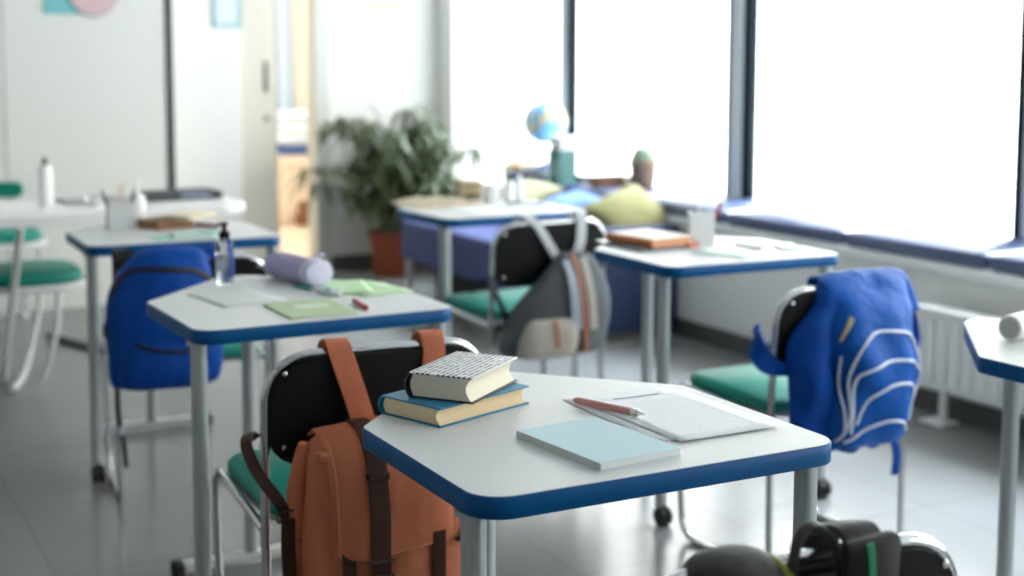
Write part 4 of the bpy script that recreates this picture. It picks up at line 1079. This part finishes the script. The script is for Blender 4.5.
def globe_mat():
    m = bpy.data.materials.new('globe map'); m.use_nodes = True; nt = m.node_tree; p = nt.nodes['Principled BSDF']; p.inputs['Roughness'].default_value = .35
    tc = nt.nodes.new('ShaderNodeTexCoord'); n = nt.nodes.new('ShaderNodeTexNoise'); n.inputs['Scale'].default_value = 11; n.inputs['Detail'].default_value = 5
    nt.links.new(tc.outputs['Object'], n.inputs['Vector'])
    r = nt.nodes.new('ShaderNodeValToRGB'); e = r.color_ramp.elements
    e[0].position = .52; e[0].color = (.16, .46, .74, 1); e[1].position = .54; e[1].color = (.72, .42, .20, 1)
    x = e.new(.60); x.color = (.62, .60, .26, 1); x = e.new(.68); x.color = (.30, .52, .25, 1); x = e.new(.2); x.color = (.22, .55, .80, 1)
    nt.links.new(n.outputs['Fac'], r.inputs[0]); nt.links.new(r.outputs[0], p.inputs['Base Color']); return m
obj('ball', mk(lathe, [(gr * sin(pi * i / 24) if 0 < i < 24 else 0, CT.z - gr * cos(pi * i / 24)) for i in range(25)], 48), globe_mat(), gb)
for i in range(3):
    bi = thing('ring_binder', 'teal green ring binder standing right of the globe, ' + ['front', 'middle', 'rear'][i] + ' one of three', 'binder', (3.93, 6.79 + i * .046 - .046, .5705), R(0), 'teal binders beside the globe')
    obj('cover', boxes((-.055, .055, -.021, -.018, 0, .245), (-.055, .055, .018, .021, 0, .245)), mat('teal green card', (.09, .22, .21), .6), bi, smooth=False)
    obj('spine', boxes((-.058, -.055, -.021, .021, 0, .245)), MATS['teal green card'], bi, smooth=False)
    obj('pages', boxes((-.05, .048, -.016, .016, .006, .235)), PAPERW, bi, smooth=False)
    obj('spine_label', boxes((-.0595, -.058, -.013, .013, .10, .19)), mat('pale green label', (.35, .50, .46), .6), bi, smooth=False)
wb = thing('white_box', 'white cardboard box resting on top of the teal binders', 'box', (3.94, 6.79, .5705 + .2455), 0)
obj('body', boxes((-.055, .06, -.066, .066, 0, .05)), WPLAST, wb, bevel=.002)
obj('lid', boxes((-.057, .062, -.068, .068, .051, .072)), WHITE, wb, bevel=.002)

# ------------------------------------------------------------------ potted plant in the corner
pp = thing('potted_plant', 'large bushy green potted plant in a terracotta pot in the back corner', 'plant', (3.36, 7.86, 0), 0)
bm = bmesh.new(); rr = lambda z: .115 + .045 * z / .27
prof = [(0, 0), (.120, 0), (.124, .006), (.150, .235), (.162, .237), (.164, .272), (.150, .274), (.148, .24), (0, .238)]
lathe(bm, prof, 36); obj('pot', bm, TERRA, pp)
obj('soil', mk(lathe, [(.147, .240), (.10, .246), (0, .248)], 28), SOIL, pp)
def leaf(bm, p, d, L, w_, droop):
    d = Vector(d).normalized(); side = d.cross(Vector((0, 0, 1)))
    if side.length < .1: side = Vector((1, 0, 0))
    side.normalize(); n = 5; prev = None; pos = Vector(p); dd = d.copy()
    for i in range(n + 1):
        t = i / n; hw_ = w_ * sin(pi * min(1, .08 + t * .92)) ** .8
        up = side.cross(dd).normalized()
        a = bm.verts.new(pos - side * hw_ + up * hw_ * .25); c = bm.verts.new(pos); b = bm.verts.new(pos + side * hw_ + up * hw_ * .25)
        if prev:
            bm.faces.new((prev[0], prev[1], c, a)); bm.faces.new((prev[1], prev[2], b, c))
        prev = (a, c, b); pos = pos + dd * (L / n); dd = (dd + Vector((0, 0, -droop))).normalized()
rs = random.Random(4)
sb = bmesh.new(); lb = bmesh.new()
XYLIM = lambda v: Vector((min(v.x, .36 if v.z < 10 else 0), min(v.y, .32), v.z))
for s_ in range(30):
    a = rs.uniform(0, 2 * pi); sp = rs.uniform(.10, .70) if s_ > 5 else rs.uniform(0, .2); h = rs.uniform(.46, .93) - sp * .38
    ex = cos(a) * sp + .05; ey = sin(a) * sp * .8
    pts = catmull([(cos(a) * .03, sin(a) * .03, .24), (ex * .25, ey * .25, .24 + h * .45), (ex * .65, ey * .65, .24 + h * .85), (ex, ey, .24 + h * .92)], 6)
    pts = [XYLIM(p) for p in pts]
    tube(sb, pts, [.008 * (1 - .7 * i / len(pts)) for i in range(len(pts))], 6)
    for i in range(5, len(pts)):
        for k in range(3):
            b = rs.uniform(0, 2 * pi); dz = rs.uniform(-.3, .55)
            p = pts[i]
            dirv = Vector((cos(b), sin(b), dz))
            if p.x > .2 and dirv.x > 0: dirv.x *= -1
            if p.y > .16 and dirv.y > 0: dirv.y *= -1
            leaf(lb, p, dirv, rs.uniform(.15, .27), rs.uniform(.008, .014), rs.uniform(.25, .60))
for v in lb.verts:
    v.co.x = min(v.co.x, .36); v.co.y = min(v.co.y, .33)
leaf(lb, (-.08, -.02, .93), (-.5, 0, .8), .2, .012, .1)
obj('stems', sb, STEM, pp)
obj('foliage', lb, LEAF, pp, angle=80)

# ------------------------------------------------------------------ white counter at the back left with white green chairs
ct = thing('white_counter', 'long white table at the left edge in front of the pale partition', 'table', (0, 0, 0), 0)
poly = roundpoly([(-1.2, 5.27), (1.62, 5.44), (1.72, 5.56), (1.68, 5.98), (-1.2, 5.96)], [.03, .08, .05, .08, .03], 6)
obj('tabletop', mk(prism, poly, .697, .737, .004), WPLAST, ct, angle=50)
def tb_leg(x0, y0, x1, y1): return mk(tube, [(x0, y0, .697), (x1, y1, .0)], .014, 12)
for a in ((.81, 5.40, .80, 5.93), (-.4, 5.35, -.42, 5.85), (1.62, 5.95, 1.60, 6.05)):
    obj('leg', tb_leg(*a), WHITE, ct)
ft = obj('foot_bar', mk(tube, [(1.125, 6.80, .014), (1.36, 6.08, .014)], .014, 10), mat('dark grey steel', (.12, .12, .13), .4, .6), ct)
def green_chair(label, loc, rz):
    t = thing('visitor_chair', label, 'chair', loc, rz, 'white framed green chairs by the counter')
    poly = [(.23 * sgnpow(cos(a), .75), .22 * sgnpow(sin(a), .75)) for a in [2 * pi * i / 40 for i in range(40)]]
    obj('seat', mk(prism, poly, .432, .478, .014), GREEN, t, angle=60)
    rim = [(x * 1.06, y * 1.06, .424) for x, y in poly]
    obj('seat_rim', mk(tube, rim, .013, 10, True), WPLAST, t)
    arc = catmull([(.21, -.10, .42), (.20, -.09, .30), (.13, -.04, .13), (.0, .02, .03), (-.14, .08, .014)], 6)
    obj('curved_leg', mk(tube, arc, .012, 10), WPLAST, t)
    arc = catmull([(-.21, -.10, .42), (-.22, -.08, .25), (-.20, -.04, .10), (-.17, .0, .014)], 6)
    obj('curved_leg', mk(tube, arc, .012, 10), WPLAST, t)
    for x, y in ((.15, .17), (-.15, .17)):
        lg = obj('leg', mk(tube, [(x, y, .425), (x * 1.15, y * 1.2, .012)], .009, 10), STEEL, t)
        obj('foot', mk(lathe, [(0, 0), (.016, 0), (.02, .012), (.014, .026), (0, .028)], 14, Matrix.Translation((x * 1.15, y * 1.2, 0))), WPLAST, lg)
    for x in (-.14, .14):
        obj('back_post', mk(tube, catmull([(x, .20, .425), (x, .25, .60), (x, .27, .66)], 5), .009, 10), STEEL, t)
    bm = bmesh.new(); g = []
    for j in range(7):
        z = .615 + .08 * j / 6; row = []
        for i in range(17):
            u = 2 * i / 16 - 1; h_ = .19 * (1 - .12 * abs(2 * j / 6 - 1) ** 3)
            row.append(bm.verts.new((u * h_, .265 - .04 * u * u, z)))
        g.append(row)
    for a_ in range(6):
        for b_ in range(16): bm.faces.new((g[a_][b_], g[a_][b_ + 1], g[a_ + 1][b_ + 1], g[a_ + 1][b_]))
    o = obj('backrest', bm, GREEN, t, subsurf=1); so = o.modifiers.new('solid', 'SOLIDIFY'); so.thickness = .024
    return t
g1 = green_chair('green seated chair with white rim under the white table', (.885, 5.86, 0), R(0))
g1.rotation_euler = (0, 0, R(90))
g2 = copy_tree(g1); place(g2, (.94, 7.18, 0), R(0), 'green chair behind the white table, its low green backrest above the tabletop')

wbt = thing('lotion_bottle', 'tall white bottle with black cap on the long white table', 'bottle', (.955, 5.72, .738), 0)
obj('body', mk(lathe, [(0, 0), (.026, 0), (.028, .004), (.028, .145), (.022, .160), (.012, .165)], 24), WPLAST, wbt)
obj('cap', mk(lathe, [(.012, .163), (.012, .176), (.006, .180), (.005, .196), (0, .197)], 16), BLACKP, wbt)
tr = thing('paper_tray', 'low dark grey tray on the long white table', 'tray', (1.50, 5.80, .738), R(4))
obj('base', boxes((-.16, .16, -.10, .10, 0, .006)), mat('dark grey tray', (.12, .12, .13), .5), tr, bevel=.002)
obj('rim', boxes((-.16, -.154, -.10, .10, .006, .03), (.154, .16, -.10, .10, .006, .03), (-.154, .154, .094, .10, .006, .03)), MATS['dark grey tray'], tr)
nb2 = book('notebook', 'slim dark notebook inside the grey tray', 'notebook', (1.42, 5.81, .7445), R(100), .12, .13, .016, mat('charcoal cover', (.04, .045, .05), .5), PAGES)
book('notebook', 'blue grey notebook beside the dark one in the tray', 'notebook', (1.575, 5.80, .7445), R(95), .11, .13, .012, mat('blue grey cover', (.25, .30, .42), .5), PAPERW)
mp_ = thing('metal_bowl', 'shiny little silver bowl on the long white table', 'bowl', (1.13, 5.66, .738), 0)
obj('bowl', mk(lathe, [(0, 0), (.02, 0), (.035, .014), (.040, .028), (.037, .028), (.031, .015), (0, .004)], 28), SILVER, mp_)
lp = thing('laptop', 'closed pale grey laptop behind the silver bowl on the white table', 'laptop', (1.17, 5.83, .738), R(4))
obj('base', mk(prism, roundpoly([(-.14, -.09), (.14, -.09), (.14, .09), (-.14, .09)], [.012] * 4, 4), 0, .009, .001), mat('pale aluminium', (.55, .56, .57), .35, .7), lp)
obj('lid', mk(prism, roundpoly([(-.14, -.09), (.14, -.09), (.14, .09), (-.14, .09)], [.012] * 4, 4), .0095, .015, .001), MATS['pale aluminium'], lp)
